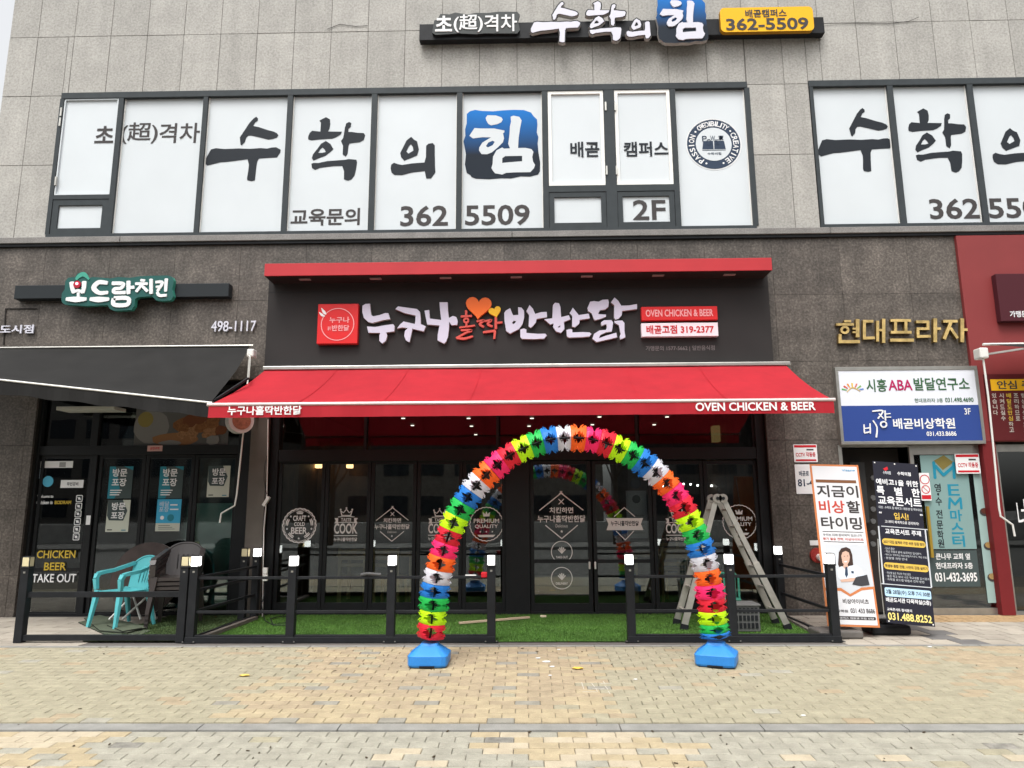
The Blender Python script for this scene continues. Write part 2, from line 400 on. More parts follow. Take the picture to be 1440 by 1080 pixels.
# ---- upper windows
YW = .02
GP = {
 '수': ([([(505,390),(560,300),(620,200),(665,150),(697,128),(722,150),(720,180),(690,200),(665,245),(740,262),(850,300),(930,322),(975,345),(994,372),(975,400),(930,415),(870,424),(760,395),(650,368),(610,370),(585,400),(575,450),(535,493),(520,480)],[]),
   ([(150,537),(210,522),(320,535),(500,530),(640,537),(780,530),(860,537),(920,524),(975,522),(1033,555),(1030,590),(990,652),(880,655),(765,662),(745,700),(738,780),(730,935),(690,945),(635,932),(630,905),(640,800),(643,740),(622,668),(480,685),(360,698),(280,702),(200,722),(120,742),(88,715),(90,660)],[])], (88,128,1033,945), (289.8,164.4,394.8,255)),
 '학': ([([(115,370),(130,330),(160,303),(265,315),(268,200),(245,175),(280,155),(330,130),(380,160),(388,220),(380,280),(362,315),(540,320),(525,355),(470,390),(420,408),(260,415),(160,426),(118,415),(112,395)],[]),
   ([(340,435),(400,475),(440,540),(400,580),(340,625),(270,650),(195,682),(172,650),(185,600),(240,530),(280,470)],[[(250,585),(275,540),(302,518),(330,545),(345,575),(300,585)]]),
   ([(590,215),(625,197),(655,212),(650,262),(622,285),(620,325),(662,325),(740,338),(815,342),(836,372),(820,432),(770,458),(640,472),(630,500),(622,600),(600,638),(560,610),(560,500),(532,440),(558,400),(568,330),(575,270)],[]),
   ([(170,720),(200,710),(260,712),(370,690),(580,678),(640,668),(735,678),(745,712),(735,800),(718,880),(680,925),(640,940),(588,922),(585,820),(560,755),(450,755),(280,775),(222,800),(180,775)],[])], (112,130,836,940), (432.4,164.4,512.9,254.4)),
 '의': ([([(175,655),(240,520),(290,480),(320,510),(355,530),(378,620),(360,685),(220,740),(185,700)],[[(240,640),(270,580),(290,562),(310,590),(318,630),(265,662)]]),
   ([(75,820),(80,780),(110,760),(150,775),(200,785),(300,770),(440,762),(455,700),(455,580),(480,558),(525,552),(548,575),(555,800),(560,870),(515,935),(462,935),(445,855),(300,870),(200,895),(120,892),(85,865)],[])], (75,480,560,935), (549.7,192.3,612.6,251.3)),
 '힘': ([([(340,185),(365,152),(470,155),(540,180),(560,210),(540,245),(490,268),(410,282),(375,262),(350,220)],[]),
   ([(135,410),(200,312),(280,320),(450,322),(582,352),(578,375),(562,385),(575,450),(560,500),(500,560),(420,625),(360,648),(290,645),(258,600),(262,560),(300,500),(410,435),(300,432),(180,445)],[[(345,545),(375,500),(430,478),(458,492),(430,535),(370,562)]]),
   ([(660,175),(695,162),(770,178),(800,225),(780,320),(760,450),(752,575),(850,575),(920,592),(945,625),(930,690),(940,750),(965,790),(950,830),(905,880),(700,880),(600,885),(550,905),(460,888),(430,850),(415,820),(430,770),(435,680),(480,600),(550,565),(575,580),(650,578),(628,520),(645,400),(650,300),(665,240)],[[(550,760),(552,700),(590,675),(802,675),(802,742),(640,752)]])], (60,80,1028,960), (651.7,153.9,759.2,251.7)),
}
def grow(l, d):
    n = len(l); a = sum(l[j][0]*l[(j+1) % n][1]-l[(j+1) % n][0]*l[j][1] for j in range(n)); sg = 1 if a > 0 else -1; out = []
    for j in range(n):
        p0, p1_, p2_ = Vector(l[j-1]), Vector(l[j]), Vector(l[(j+1) % n]); t = ((p1_-p0).normalized()+(p2_-p1_).normalized())
        t = t.normalized() if t.length > 1e-6 else Vector((1, 0)); out.append((p1_.x+sg*t.y*d, p1_.y-sg*t.x*d))
    return out
def put(g, ch, box, Y, w0, w1, m, side=None, gr=0.0):            # traced brush syllable fitted into its box on plane Y
    S_, (a, b, c, d), bx0 = GP[ch]; X0, X1, Z0_, Z1_ = RC(*(box or bx0), Y-w1); kx = (X1-X0)/(c-a); kz = (Z1_-Z0_)/(d-b)
    f = lambda l: [(X0+(x-a)*kx, Z1_-(y-b)*kz) for x, y in l]
    for outer, holes in S_:
        o_ = f(outer); h_ = [f(h) for h in holes]
        if gr: o_ = grow(o_, gr); h_ = []
        g.polyh(o_, h_, FY(Y), w0, w1, m, side)
ROUGH = [(100,130),(140,97),(205,80),(290,95),(440,102),(560,92),(700,87),(830,92),(920,125),(950,170),(995,215),(1000,280),(990,380),(1010,440),(1000,520),(1010,640),(1028,760),(1025,870),(1000,910),(900,935),(780,930),(660,955),(540,950),(390,960),(220,952),(165,930),(150,905),(105,880),(80,770),(92,650),(85,600),(60,480),(85,410),(80,330),(100,250)]
m = bpy.data.materials.new('blue_black_gradient_print'); m.use_nodes = True; MATS['grad'] = m
N = m.node_tree.nodes; L = m.node_tree.links; tc = N.new('ShaderNodeTexCoord'); sp_ = N.new('ShaderNodeSeparateXYZ'); cr = N.new('ShaderNodeValToRGB')
L.new(tc.outputs['Generated'], sp_.inputs[0]); L.new(sp_.outputs['Z'], cr.inputs[0]); L.new(cr.outputs[0], N['Principled BSDF'].inputs['Base Color'])
cr.color_ramp.elements[0].position = .35; cr.color_ramp.elements[0].color = (.018, .024, .034, 1); cr.color_ramp.elements[1].position = .98; cr.color_ramp.elements[1].color = (.015, .16, .5, 1)
N['Principled BSDF'].inputs['Roughness'].default_value = .6; N['Principled BSDF'].inputs['Specular IOR Level'].default_value = .1
gradm = m
def seal(g, box, Y, w0, w1, side=None):
    X0, X1, Z0_, Z1_ = RC(*box, Y-w1)
    g.prism([(X0+(x-60)/968*(X1-X0), Z1_-(y-80)/880*(Z1_-Z0_)) for x, y in ROUGH], FY(Y), w0, w1, gradm, side)

zi0, zi1 = AZ(600, 323), AZ(600, 131)            # glazed height
def window(px_bounds, idx):
    Wd = bpy.data.objects.new('window', None); col.objects.link(Wd); Wd.parent = B
    return Wd
def fixed_pane(parent, a, b, z0, z1):
    g = G(); g.box(a+.012, b-.012, YW+.03, YW+.036, z0, z1, film)
    g.build('pane', parent)
    for r in ((a, a+.012, z0, z1), (b-.012, b, z0, z1)): g = G(); g.box(r[0], r[1], YW+.012, YW+.034, z0, z1, sash_w); g.build('edge_bead', parent)
def sash(parent, a, b, z0, z1, t, fm):
    g = G(); g.box(a, a+t, YW-.022, YW+.03, z0, z1, fm); g.box(b-t, b, YW-.022, YW+.03, z0, z1, fm); g.box(a+t, b-t, YW-.022, YW+.03, z0, z0+t, fm); g.box(a+t, b-t, YW-.022, YW+.03, z1-t, z1, fm)
    g.build('sash', parent); g = G(); g.box(a+t, b-t, YW+.006, YW+.012, z0+t, z1-t, film); g.build('pane', parent)
mx = lambda p: AX(p, 229, YW)
bars1 = [(76.5, 82), (160, 167), (280.7, 287), (400.7, 408), (520.5, 528.5), (642, 649.7), (763, 771), (851, 866), (946, 953.5), (1053, 1060)]
g = G(); F0 = -.012
for a, b in bars1: g.box(mx(a), mx(b), F0, .12, zi0, zi1, frame_up)
Wn = G(); 
g.box(w1[0], w1[1], F0-.004, .12, zi1, wz[1], frame_up); g.box(w1[0], w1[1], F0-.004, .12, wz[0], zi0, frame_up)
zt = AZ(810, 262, YW); g.box(mx(771), mx(851), F0+.002, .1, zt-.1, zt, frame_up); g.box(mx(866), mx(946), F0+.002, .1, zt-.1, zt, frame_up)
zt2 = AZ(115, 275, YW); g.box(mx(82), mx(160), F0+.002, .1, zt2-.07, zt2, frame_up)
WA = g.build('window', B)
for i in range(1, 6): fixed_pane(WA, mx(bars1[i][1]), mx(bars1[i+1][0]), zi0, zi1)
fixed_pane(WA, mx(953.5), mx(1053), zi0, zi1)
sash(WA, mx(771.5), mx(850.5), zt+.005, zi1-.004, .05, sash_w); sash(WA, mx(866.5), mx(945.5), zt+.005, zi1-.004, .05, sash_w)
sash(WA, mx(771.5), mx(850.5), zi0+.004, zt-.105, .075, frame_up); sash(WA, mx(866.5), mx(945.5), zi0+.004, zt-.105, .075, frame_up)
sash(WA, mx(82.5), mx(159.5), zi0+.004, zt2-.074, .09, frame_up); sash(WA, mx(82.5), mx(159.5), zt2+.004, zi1-.004, .02, film)
g = G()
for x, y in ((86.5, 158), (85, 172), (79, 255), (851.5, 150), (853, 240), (865, 150), (867, 240), ): q = at(x, y, YW-.03); g = G(); g.box(q.x-.012, q.x+.012, YW-.05, YW-.02, q.z-.07, q.z+.07, alu); g.build('hinge', WA)
YP = YW+.03; lf = .004
def win_text(parent, dx=0):
    pass
g = G(); T(g, '초', 133.5, 177, 160, 201, YP, print_k2, .02, lf+.026); T(g, '(超)', 170, 172, 222, 202, YP, print_k2, .012, lf); T(g, '격차', 224, 173, 281, 201, YP, print_k2, .024, lf); g.build('lettering', WA)
for ch, bx in (('수', None), ('학', None), ('의', None)):
    g = G(); put(g, ch, bx, YP, lf, lf, print_k); g.build('brush_letter', WA)
g = G(); seal(g, (651.7, 153.9, 759.2, 251.7), YP, lf, lf); so_ = g.build('seal_logo', WA)
g = G(); put(g, '힘', (651.7, 153.9, 759.2, 251.7), YP, .008, .008, film); g.build('brush_letter', WA)
g = G(); T(g, '교육문의', 409, 293, 506, 317, YP, print_k2, .025, lf); T(g, '362', 563, 289, 630, 318, YP, print_k2, .02, lf); T(g, '5509', 654, 288, 745, 317, YP, print_k2, .02, lf)
T(g, '배곧', 802, 199, 843, 221, YP, print_k, .03, lf+.027); T(g, '캠퍼스', 877, 199, 940, 220, YP, print_k, .03, lf+.027); T(g, '2F', 890, 281, 936, 309, YP, print_k2, .015, lf+.027); g.build('lettering', WA)
# round emblem
c = at(1003.5, 203, YP); fr = FY(YP); k = pxf(YP)*1.02
g = G(); g.disc(fr, c.x, c.z, 38.5*k, .003, navy, n=48); g.ring(fr, c.x, c.z, 39.8*k, 1.2*k, .0035, print_w, 48); g.disc(fr, c.x, c.z, 26*k, .006, film, n=48)
g.prism([(c.x-15*k, c.z+5*k), (c.x-.8*k, c.z+5*k), (c.x-.5*k, c.z-8*k), (c.x-17*k, c.z-8*k)], fr, .008, .008, navy)
g.prism([(c.x+15*k, c.z+5*k), (c.x+.8*k, c.z+5*k), (c.x+.5*k, c.z-8*k), (c.x+17*k, c.z-8*k)], fr, .008, .008, navy)
g.rect(fr, c.x-17*k, c.x+17*k, c.z-10*k, c.z-9*k, .008, navy)
for t, u, v, h in (('P', -13, 7, 9), ('O', -7, 1, 10), ('W', -1, 8, 8), ('Σ', 5, 2, 8), ('π', 11, 9, 7)):
    g.text(t, fr, c.x+(u-3.4)*k, c.x+(u+3.4)*k, c.z+(v-3)*k, c.z+(v+h-3)*k, .012, navy, .0)
g.text('수학의힘', fr, c.x-10*k, c.x+10*k, c.z-17*k, c.z-13*k, .008, navy, .02)
g.build('round_emblem', WA)
g = G()
def arc_text(g, s, a0, a1, r, h, w, m, flip=False):
    for i, chh in enumerate(s):
        if chh == ' ': continue
        a = rad(a0+(a1-a0)*i/(len(s)-1)); f2 = Fr(fr.p(c.x+r*k*math.sin(a), c.z+r*k*math.cos(a), w), fr.U*math.cos(a)-fr.V*math.sin(a), fr.V*math.cos(a)+fr.U*math.sin(a))
        wd = {'I': .9, '•': 1.4}.get(chh, 2.9); hh = h if chh != '•' else 1.4
        g.text(chh, f2, -wd*k, wd*k, -hh*k, hh*k, 0, m, .02)
arc_text(g, 'CREDIBILITY', -38, 38, 32.3, 4, .006, print_w); arc_text(g, 'CREATIVE', 63, 143, 32.3, 4, .006, print_w); arc_text(g, 'PASSION', -143, -68, 32.3, 4, .006, print_w)
for a in (-52, 51, -158, 157): g.disc(fr, c.x+32.3*k*math.sin(rad(a)), c.z+32.3*k*math.cos(rad(a)), 1.5*k, .006, print_w, n=8)
g.build('emblem_lettering', WA)
# window 2
m2 = lambda p: AX(p, 218, YW)
bars2 = [(1145, 1150), (1256, 1264), (1370, 1378), (1484, 1492), (1598, 1606), (1712, 1722)]
g = G()
for a, b in bars2: g.box(m2(a), m2(b), F0, .12, zi0, zi1, frame_up)
g.box(w2[0], m2(1722), F0-.004, .12, zi1, wz[1], frame_up); g.box(w2[0], m2(1722), F0-.004, .12, wz[0], zi0, frame_up)
WB = g.build('window', B)
for i in range(5): fixed_pane(WB, m2(bars2[i][1]), m2(bars2[i+1][0]), zi0, zi1)
for ch, bx in (('수', (1149, 152, 1255, 242)), ('학', (1279, 152, 1361, 243)), ('의', (1394, 180, 1462, 236))):
    g = G(); put(g, ch, bx, YP, lf, lf, print_k); g.build('brush_letter', WB)
g = G(); T(g, '362', 1307, 279, 1377, 308, YP, print_k2, .02, lf+.0); T(g, '5509', 1390, 278, 1486, 307, YP, print_k2, .02, lf); g.build('lettering', WB)

# ================================================================== UPPER SIGN
Ys = -.16
U = thing('rail_sign', at(870, 60, -.1), 'long dark rail sign with white brush letters and yellow phone plate at the top', 'sign')
a, b, z0, z1 = RC(590, 27, 1159, 52, -.14)
g = G(); g.box(a, b, -.15, -.03, z0, z1-.03, black_paint, .004); g.build('rail', U)
g = G()
for x in (610, 742, 1000, 1150): q = at(x, 40, -.03); g.box(q.x-.03, q.x+.03, -.035, .0, z0-.02, z1-.06, alu)
g.build('bracket', U)
a, b, z0, z1 = RC(608, 17, 731, 48, -.2); fr = FY(-.15)
pts = [(0, .1), (.02, .65), (.06, .7), (.09, .95), (.2, .92), (.26, 1), (.4, .9), (.5, .97), (.62, .95), (.75, 1), (.97, .98), (1, .85), (.98, .6), (1, .15), (.97, 0), (.6, .03), (.5, .0), (.3, .05), (.04, 0)]
g = G(); g.prism([(a+(b-a)*x, z0+(z1-z0)*y) for x, y in pts], fr, 0, .05, mat('sign_grey', (.06, .065, .065), .4), black_paint); cp = g.build('backing_plate', U)
g = G(); T(g, '초', 612, 22, 636, 44, -.15, print_w, .024, .06, .012); T(g, '(超)', 638, 20, 679, 45, -.15, print_w, .012, .06, .012); T(g, '격차', 681, 20, 727, 44, -.15, print_w, .024, .06, .012); g.build('lettering', U)
wl = mat('acrylic_white', (.58, .575, .64), .4); side_k = mat('letter_return', (.42, .4, .38), .5)
for ch, bx in (('수', (746.3, 2.7, 815.8, 59.6)), ('학', (824.5, 1.4, 880.4, 57.4)), ('의', (880.8, 25.8, 914.7, 53.8))):
    g = G(); put(g, ch, bx, -.16, .0, .06, black_paint, side_k, gr=.018); put(g, ch, bx, -.16, .06, .072, wl); g.build('letter', U)
g = G(); seal(g, (922.7, -5.5, 995, 60.5), -.16, 0, .07, side_k); lg = g.build('seal_logo', U)
g = G(); put(g, '힘', (922.7, -5.5, 995, 60.5), -.16, .07, .088, wl); g.build('letter', U)
a, b, z0, z1 = RC(1013, 10, 1144, 44, -.22); g = G(); g.rrect(FY(-.15), a, b, z0, z1, .07, .07, mat('print_yellow', (.78, .42, .02), .4), 0, side=mat('print_orange_edge', (.4, .2, .02), .5)); g.build('phone_plate', U)
g = G(); T(g, '배곧캠퍼스', 1048, 13, 1106, 24, -.15, print_k2, .03, .075); T(g, '362-5509', 1021, 25, 1137, 42, -.15, print_k2, .025, .075); g.build('lettering', U)
g = G(); g.tube([at(1159, 33, -.02), at(1180, 32.5, -.012), at(1250, 33, -.012), at(1278, 30, -.012), at(1292, 24, -.03)], .004, black_paint, 5); tag(g.build('cable'), 'thin dark cable running from the rail sign along the granite joint', 'cable')
g = G(); g.tube([at(460, 41, -.012), at(478, 34, -.012), at(500, 37, -.012), at(517, 36, -.012)], .004, black_paint, 5); tag(g.build('cable'), 'short loose dark cable on the granite left of the rail sign', 'cable')

# ================================================================== SHOPFRONTS
YG = .16                                          # glazing plane
def xg(px, py=750): return AX(px, py, YG)
def zg(py, px=700): return AZ(px, py, YG)
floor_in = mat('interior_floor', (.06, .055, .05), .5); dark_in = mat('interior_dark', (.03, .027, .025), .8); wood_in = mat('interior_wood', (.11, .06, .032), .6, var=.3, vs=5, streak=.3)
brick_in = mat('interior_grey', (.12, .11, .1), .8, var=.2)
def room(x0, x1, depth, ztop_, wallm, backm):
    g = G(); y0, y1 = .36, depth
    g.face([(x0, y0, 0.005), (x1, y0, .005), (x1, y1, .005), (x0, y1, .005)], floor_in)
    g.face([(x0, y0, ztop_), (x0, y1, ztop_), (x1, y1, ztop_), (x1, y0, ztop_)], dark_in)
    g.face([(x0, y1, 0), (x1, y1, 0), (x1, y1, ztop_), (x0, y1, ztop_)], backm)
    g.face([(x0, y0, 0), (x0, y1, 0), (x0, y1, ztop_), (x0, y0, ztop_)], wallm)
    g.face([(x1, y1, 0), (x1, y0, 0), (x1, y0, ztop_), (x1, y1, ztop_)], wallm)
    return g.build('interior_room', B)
# cut: the solid core behind must stay behind the rooms
core = [o for o in B.children if o.name.startswith('wall')][0]
bm = bmesh.new(); bm.free()
B_core_y = 6.4
for v in core.data.vertices:
    pass
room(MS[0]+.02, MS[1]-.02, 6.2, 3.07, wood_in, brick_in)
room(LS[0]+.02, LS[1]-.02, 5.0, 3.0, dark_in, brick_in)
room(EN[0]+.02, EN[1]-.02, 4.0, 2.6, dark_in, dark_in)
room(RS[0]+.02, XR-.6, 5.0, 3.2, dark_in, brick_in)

def door(name, px0, px1, py0, py1, gm, t=.05, parent=None, bot=.12, top=.05, mid=None, Y=None, fm=None, pxy=750):
    Y = YG if Y is None else Y; fm = fm or frame_m
    a, b = AX(px0, pxy, Y), AX(px1, pxy, Y); z0, z1 = AZ((px0+px1)/2, py1, Y), AZ((px0+px1)/2, py0, Y)
    g = G(); y0, y1 = Y-.025, Y+.025
    g.box(a, a+t, y0, y1, z0, z1, fm, .004); g.box(b-t, b, y0, y1, z0, z1, fm, .004); g.box(a+t, b-t, y0+.002, y1, z0, z0+bot, fm); g.box(a+t, b-t, y0+.002, y1, z1-top, z1, fm)
    if mid: zm = AZ((px0+px1)/2, mid, Y); g.box(a+t, b-t, y0+.002, y1, zm-.025, zm+.025, fm)
    o = g.build(name, parent or B); g = G(); g.box(a+t-.004, b-t+.004, Y-.004, Y+.004, z0+bot-.004, z1-top+.004, gm); g.build('pane', o)
    return o
zth = .0
# chicken shop: outer frame + threshold
g = G(); zt0 = zg(648); 
g.box(MS[0]+.005, xg(388), YG-.07, YG+.07, 0, 3.4, frame_m, .004); g.box(xg(1069), MS[1]-.005, YG-.07, YG+.07, 0, 3.4, frame_m, .004)
g.box(xg(388), xg(1069), YG-.06, YG+.06, zt0, zt0+.17, frame_m, .004); g.box(xg(388), xg(1069), YG-.06, YG+.06, 3.3, 3.42, frame_m)
g.box(xg(711), xg(745), YG-.06, YG+.07, 0, zt0, frame_m, .004)
g.box(xg(388), xg(1069), YG-.05, YG+.05, -.02, .035, frame_m)
g.build('shopfront_frame', B)
for a, b in ((389, 510), (512, 700), (702, 900), (902, 1068)):
    g = G(); g.box(xg(a)+.02, xg(b)-.02, YG-.004, YG+.004, zt0+.17, 3.3, glass_tr); g.box(xg(b)-.02, xg(b)+.02, YG-.03, YG+.03, zt0+.17, 3.3, frame_m); g.build('transom_pane', B)
D = {}
for i, (a, b) in enumerate(((389, 455), (455.5, 520), (520.5, 585), (586, 650), (650.5, 711))): D[i] = door('folding_door', a, b, 648, 860, glass_m)
D[5] = door('entrance_door', 745.5, 832, 648, 861, glass_m, .055, mid=789)
D[6] = door('entrance_door', 834, 918, 648, 861, glass_m, .05, mid=789)
for i, (a, b) in enumerate(((919, 992), (993, 1069))): D[7+i] = door('folding_door', a, b, 648, 860, glass_m)
for px in (829, 837): 
    q = at(px, 795, YG-.04); g = G(); g.box(q.x-.012, q.x+.012, YG-.07, YG-.026, q.z-.05, q.z+.05, alu_w, .006); g.build('door_lock', D[5] if px < 833 else D[6])
# ---- door decals
wd = mat('vinyl_white', (.62, .6, .57), .6); YD = YG-.004
def star(g, fr, u, v, r, w, m):
    g.prism([(u+(r if j % 2 == 0 else r*.45)*math.cos(rad(90+36*j)), v+(r if j % 2 == 0 else r*.45)*math.sin(rad(90+36*j))) for j in range(10)], fr, w, w, m)
fr = FY(YD); k = pxf(YD); lo = .003
def P2(px, py): q = at(px, py, YD); return q.x, q.z
def ln(g, pts, wpx=1.2, Y=YD, m=None, off=.003):
    P = [at(x, y, Y-off) for x, y in pts]
    for i in range(len(P)-1): g.stroke([(P[i].x, P[i].z, wpx*pxf(Y)), (P[i+1].x, P[i+1].z, wpx*pxf(Y))], FY(Y), off, off+.0004*(i % 5), m or wd)
def craft(px, py, d, s=1.0):
    g = G(); u, v = P2(px, py); g.ring(fr, u, v, 21.6*k*s, 1.5*k*s, lo, wd, 96, .45*k*s, 24); g.ring(fr, u, v, 19.8*k*s, .5*k*s, lo, wd, 48)
    for t, dy, w_, h in (('CRAFT', 9.3, 17, 7), ('COLD', 1.8, 14, 5), ('BEER', -6.5, 21, 8.5)): g.text(t, fr, u-w_/2*k*s, u+w_/2*k*s, v+(dy-h/2)*k*s, v+(dy+h/2)*k*s, lo, wd, .03)
    for a in (135, 45, -90, 195, -15): star(g, fr, u+16.5*k*s*math.cos(rad(a)), v+16.5*k*s*math.sin(rad(a)), 1.7*k*s, lo, wd)
    for a in (90, 165, 15, -130, -50):
        for r_ in (15.5, 17.5): g.stroke([(u+r_*k*s*math.cos(rad(a-14)), v+r_*k*s*math.sin(rad(a-14)), 1.1*k*s), (u+r_*k*s*math.cos(rad(a)), v+r_*k*s*math.sin(rad(a)), 1.6*k*s), (u+r_*k*s*math.cos(rad(a+14)), v+r_*k*s*math.sin(rad(a+14)), 1.1*k*s)], fr, lo, lo, wd)
    g.build('decal', d)
def cook(px, py, d, s=1.0):
    g = G(); u, v = P2(px, py); K = k*s
    g.stroke([(u-8*K, v+20*K, 1.3*K), (u-6*K, v+14*K, 1.3*K)], fr, lo, lo, wd); g.stroke([(u+8*K, v+20*K, 1.3*K), (u+6*K, v+14*K, 1.3*K)], fr, lo, lo+.0003, wd)
    g.stroke([(u-6.5*K, v+13.5*K, 1.2*K), (u+6.5*K, v+13.5*K, 1.2*K)], fr, lo, lo+.0006, wd)
    for a, b in (((-8, 20), (-4, 17)), ((-4, 17), (0, 22)), ((0, 22), (4, 17)), ((4, 17), (8, 20))): g.stroke([(u+a[0]*K, v+a[1]*K, 1.1*K), (u+b[0]*K, v+b[1]*K, 1.1*K)], fr, lo, lo+.0009, wd)
    for a in (-8, 0, 8): g.disc(fr, u+a*K, v+(21.5 if a else 23.5)*K, 1.2*K, lo+.0012, wd, n=8)
    g.text('TASTE', fr, u-7*K, u+7*K, v+5.5*K, v+10*K, lo, wd, .02)
    g.stroke([(u-11*K, v+11.5*K, .9*K), (u, v+12.2*K, .9*K), (u+11*K, v+11.5*K, .9*K)], fr, lo, lo, wd); g.stroke([(u-11*K, v+4*K, .9*K), (u, v+4.5*K, .9*K), (u+11*K, v+4*K, .9*K)], fr, lo, lo, wd)
    for sx in (-1, 1): g.prism([(u+sx*11*K, v+10*K), (u+sx*16*K, v+10*K), (u+sx*14*K, v+6.5*K), (u+sx*16*K, v+3*K), (u+sx*11*K, v+3*K)], fr, lo, lo, wd)
    g.text('COOK', fr, u-16*K, u+16*K, v-11*K, v+3*K, lo+.001, wd, .03)
    g.rect(fr, u-16*K, u+16*K, v-14*K, v-13*K, lo, wd); g.text('누구나홀딱반한닭', fr, u-16*K, u+16*K, v-21*K, v-16*K, lo, wd, .03)
    g.build('decal', d)
def diamond(px, py, d, s=1.0, h1='치킨하면', h2='누구나홀딱반한닭'):
    g = G(); u, v = P2(px, py); K = k*s
    for sx in (-1, 1):
        g.stroke([(u+sx*22*K, v+6*K, 1*K), (u, v+23*K, 1*K)], fr, lo, lo+(sx+1)*.0003, wd); g.stroke([(u+sx*16*K, v-9*K, 1*K), (u, v-22*K, 1*K)], fr, lo, lo+(sx+1)*.0003, wd)
        g.stroke([(u+sx*2*K, v+22*K, .8*K), (u+sx*-1*K, v+25*K, .8*K)], fr, lo+.001, lo+.001+(sx+1)*.0003, wd); g.stroke([(u+sx*2.5*K, v+17*K, .8*K), (u-sx*2.5*K, v+12*K, .8*K)], fr, lo, lo+(sx+1)*.0003, wd)
    g.text(h1, fr, u-12*K, u+12*K, v+3*K, v+9*K, lo, wd, .035); g.text(h2, fr, u-24*K, u+24*K, v-6*K, v+1*K, lo+.0015, wd, .035); g.text('Delicious', fr, u-6*K, u+6*K, v-11*K, v-8*K, lo, wd, 0); star(g, fr, u, v-15*K, 1.6*K, lo, wd)
    g.build('decal', d)
def prem(px, py, d, s=1.0):
    g = G(); u, v = P2(px, py); K = k*s; g.ring(fr, u, v, 22*K, 1.1*K, lo, wd, 96, .4*K, 28)
    g.text('PREMIUM', fr, u-17*K, u+17*K, v+1.5*K, v+7*K, lo, wd, .02); g.text('QUALITY', fr, u-15.5*K, u+15.5*K, v-6*K, v-.5*K, lo, wd, .02)
    for a in (-8, 0, 8): star(g, fr, u+a*K, v-10*K, 1.4*K, lo, wd)
    g.prism([(u-12*K, v-14*K), (u+12*K, v-14*K), (u+9*K, v-17*K), (u-9*K, v-17*K)], fr, lo, lo, wd); g.prism([(u-4*K, v+10*K), (u-5*K, v+16*K), (u-1.5*K, v+13*K), (u, v+17*K), (u+1.5*K, v+13*K), (u+5*K, v+16*K), (u+4*K, v+10*K)], fr, lo, lo, wd)
    g.build('decal', d)
craft(421, 739, D[0], 1.05); cook(486.5, 739, D[1]); diamond(551.5, 738, D[2], 1.0); cook(618, 739, D[3], .95); prem(684, 737, D[4], 1.02); diamond(789.5, 726, D[5], 1.35)
for py, t in ((776, 'TAKE OUT'), (813, 'DELIVERY')):
    g = G(); u, v = P2(790, py); g.ring(fr, u, v, 14*k, 1*k, lo, wd, 40); g.text(t, fr, u-8*k, u+8*k, v-8.5*k, v-5.5*k, lo, wd, .02)
    for a in (40, 65, 90, 115, 140): g.stroke([(u, v-2*k, 1*k), (u+6*k*math.cos(rad(a)), v-2*k+8*k*math.sin(rad(a)), 1.6*k)], fr, lo, lo+a*.00001, wd)
    g.build('decal', D[5])
g = G(); u, v = P2(878.5, 737)
g.prism([(u-25*k, v+8*k), (u-16*k, v+8*k), (u-16*k, v+4*k), (u+16*k, v+4*k), (u+16*k, v+8*k), (u+25*k, v+8*k), (u+22*k, v), (u+25*k, v-8*k), (u+17*k, v-8*k), (u-17*k, v-8*k), (u-25*k, v-8*k), (u-22*k, v)], fr, lo, lo, wd)
g.rect(fr, u-21*k, u+21*k, v-6*k, v+8*k, lo+.001, wd); g.text('누구나홀딱반한닭', fr, u-19*k, u+19*k, v-2.5*k, v+4.5*k, lo+.002, print_k, .03)
for sx in (-1, 1): g.stroke([(u+sx*14*k, v+10*k, 1*k), (u, v+22*k, 1*k)], fr, lo, lo+(sx+1)*.0003, wd); g.stroke([(u+sx*12*k, v-9*k, 1*k), (u, v-21*k, 1*k)], fr, lo, lo+(sx+1)*.0003, wd)
g.build('decal', D[6])
cook(952, 739, D[7], .95); prem(1040, 734, D[8], 1.02)
# ---- left shop glazing
g = G(); x0, x1 = LS[0], LS[1]
g.box(x0+.005, AX(48, 740, YG), YG-.07, YG+.07, 0, 3.2, frame_m, .004); g.box(AX(331, 740, YG), x1-.005, YG-.07, YG+.07, 0, 3.2, frame_m, .004)
zt1 = zg(640, 180); zt1b = zg(627, 180); g.box(AX(48, 740, YG), AX(331, 740, YG), YG-.06, YG+.06, zt1, zt1b+.0, frame_m, .004); g.box(AX(48, 740, YG), AX(331, 740, YG), YG-.06, YG+.06, 3.14, 3.22, frame_m)
g.box(AX(122.4, 740, YG), AX(131, 740, YG), YG-.055, YG+.055, 0, zt1, frame_m, .004); g.box(AX(48, 740, YG), AX(331, 740, YG), YG-.05, YG+.05, -.02, .03, frame_m)
g.box(AX(137, 600, YG)-.05, AX(137, 600, YG)+.05, YG-.055, YG+.05, zt1b, 3.14, frame_m)
g.build('shopfront_frame', B)
LD = door('entrance_door', 48.5, 122, 640, 873, glass_m, .045, mid=801); 
LP = [door('folding_door', a, b, 640, 873, glass_t, .05) for a, b in ((131.5, 198), (198.5, 268), (268.5, 330.5))]
refl_teal = mat('reflection_sheet', (.36, .5, .47), .5, var=.12, vs=2)  # pale teal sheet added behind the lower glass to stand in for reflected ground
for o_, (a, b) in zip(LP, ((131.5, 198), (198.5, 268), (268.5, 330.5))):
    g = G(); g.box(AX(a, 740, YG)+.05, AX(b, 740, YG)-.05, YG+.006, YG+.01, .15, AZ(230, 708, YG), refl_teal); g.build('reflection_sheet', o_)
for a, b in ((49, 137), (137.5, 330)):
    g = G(); g.box(AX(a, 740, YG), AX(b, 740, YG), YG-.004, YG+.004, zt1b, 3.14, glass_m); g.build('transom_pane', B)
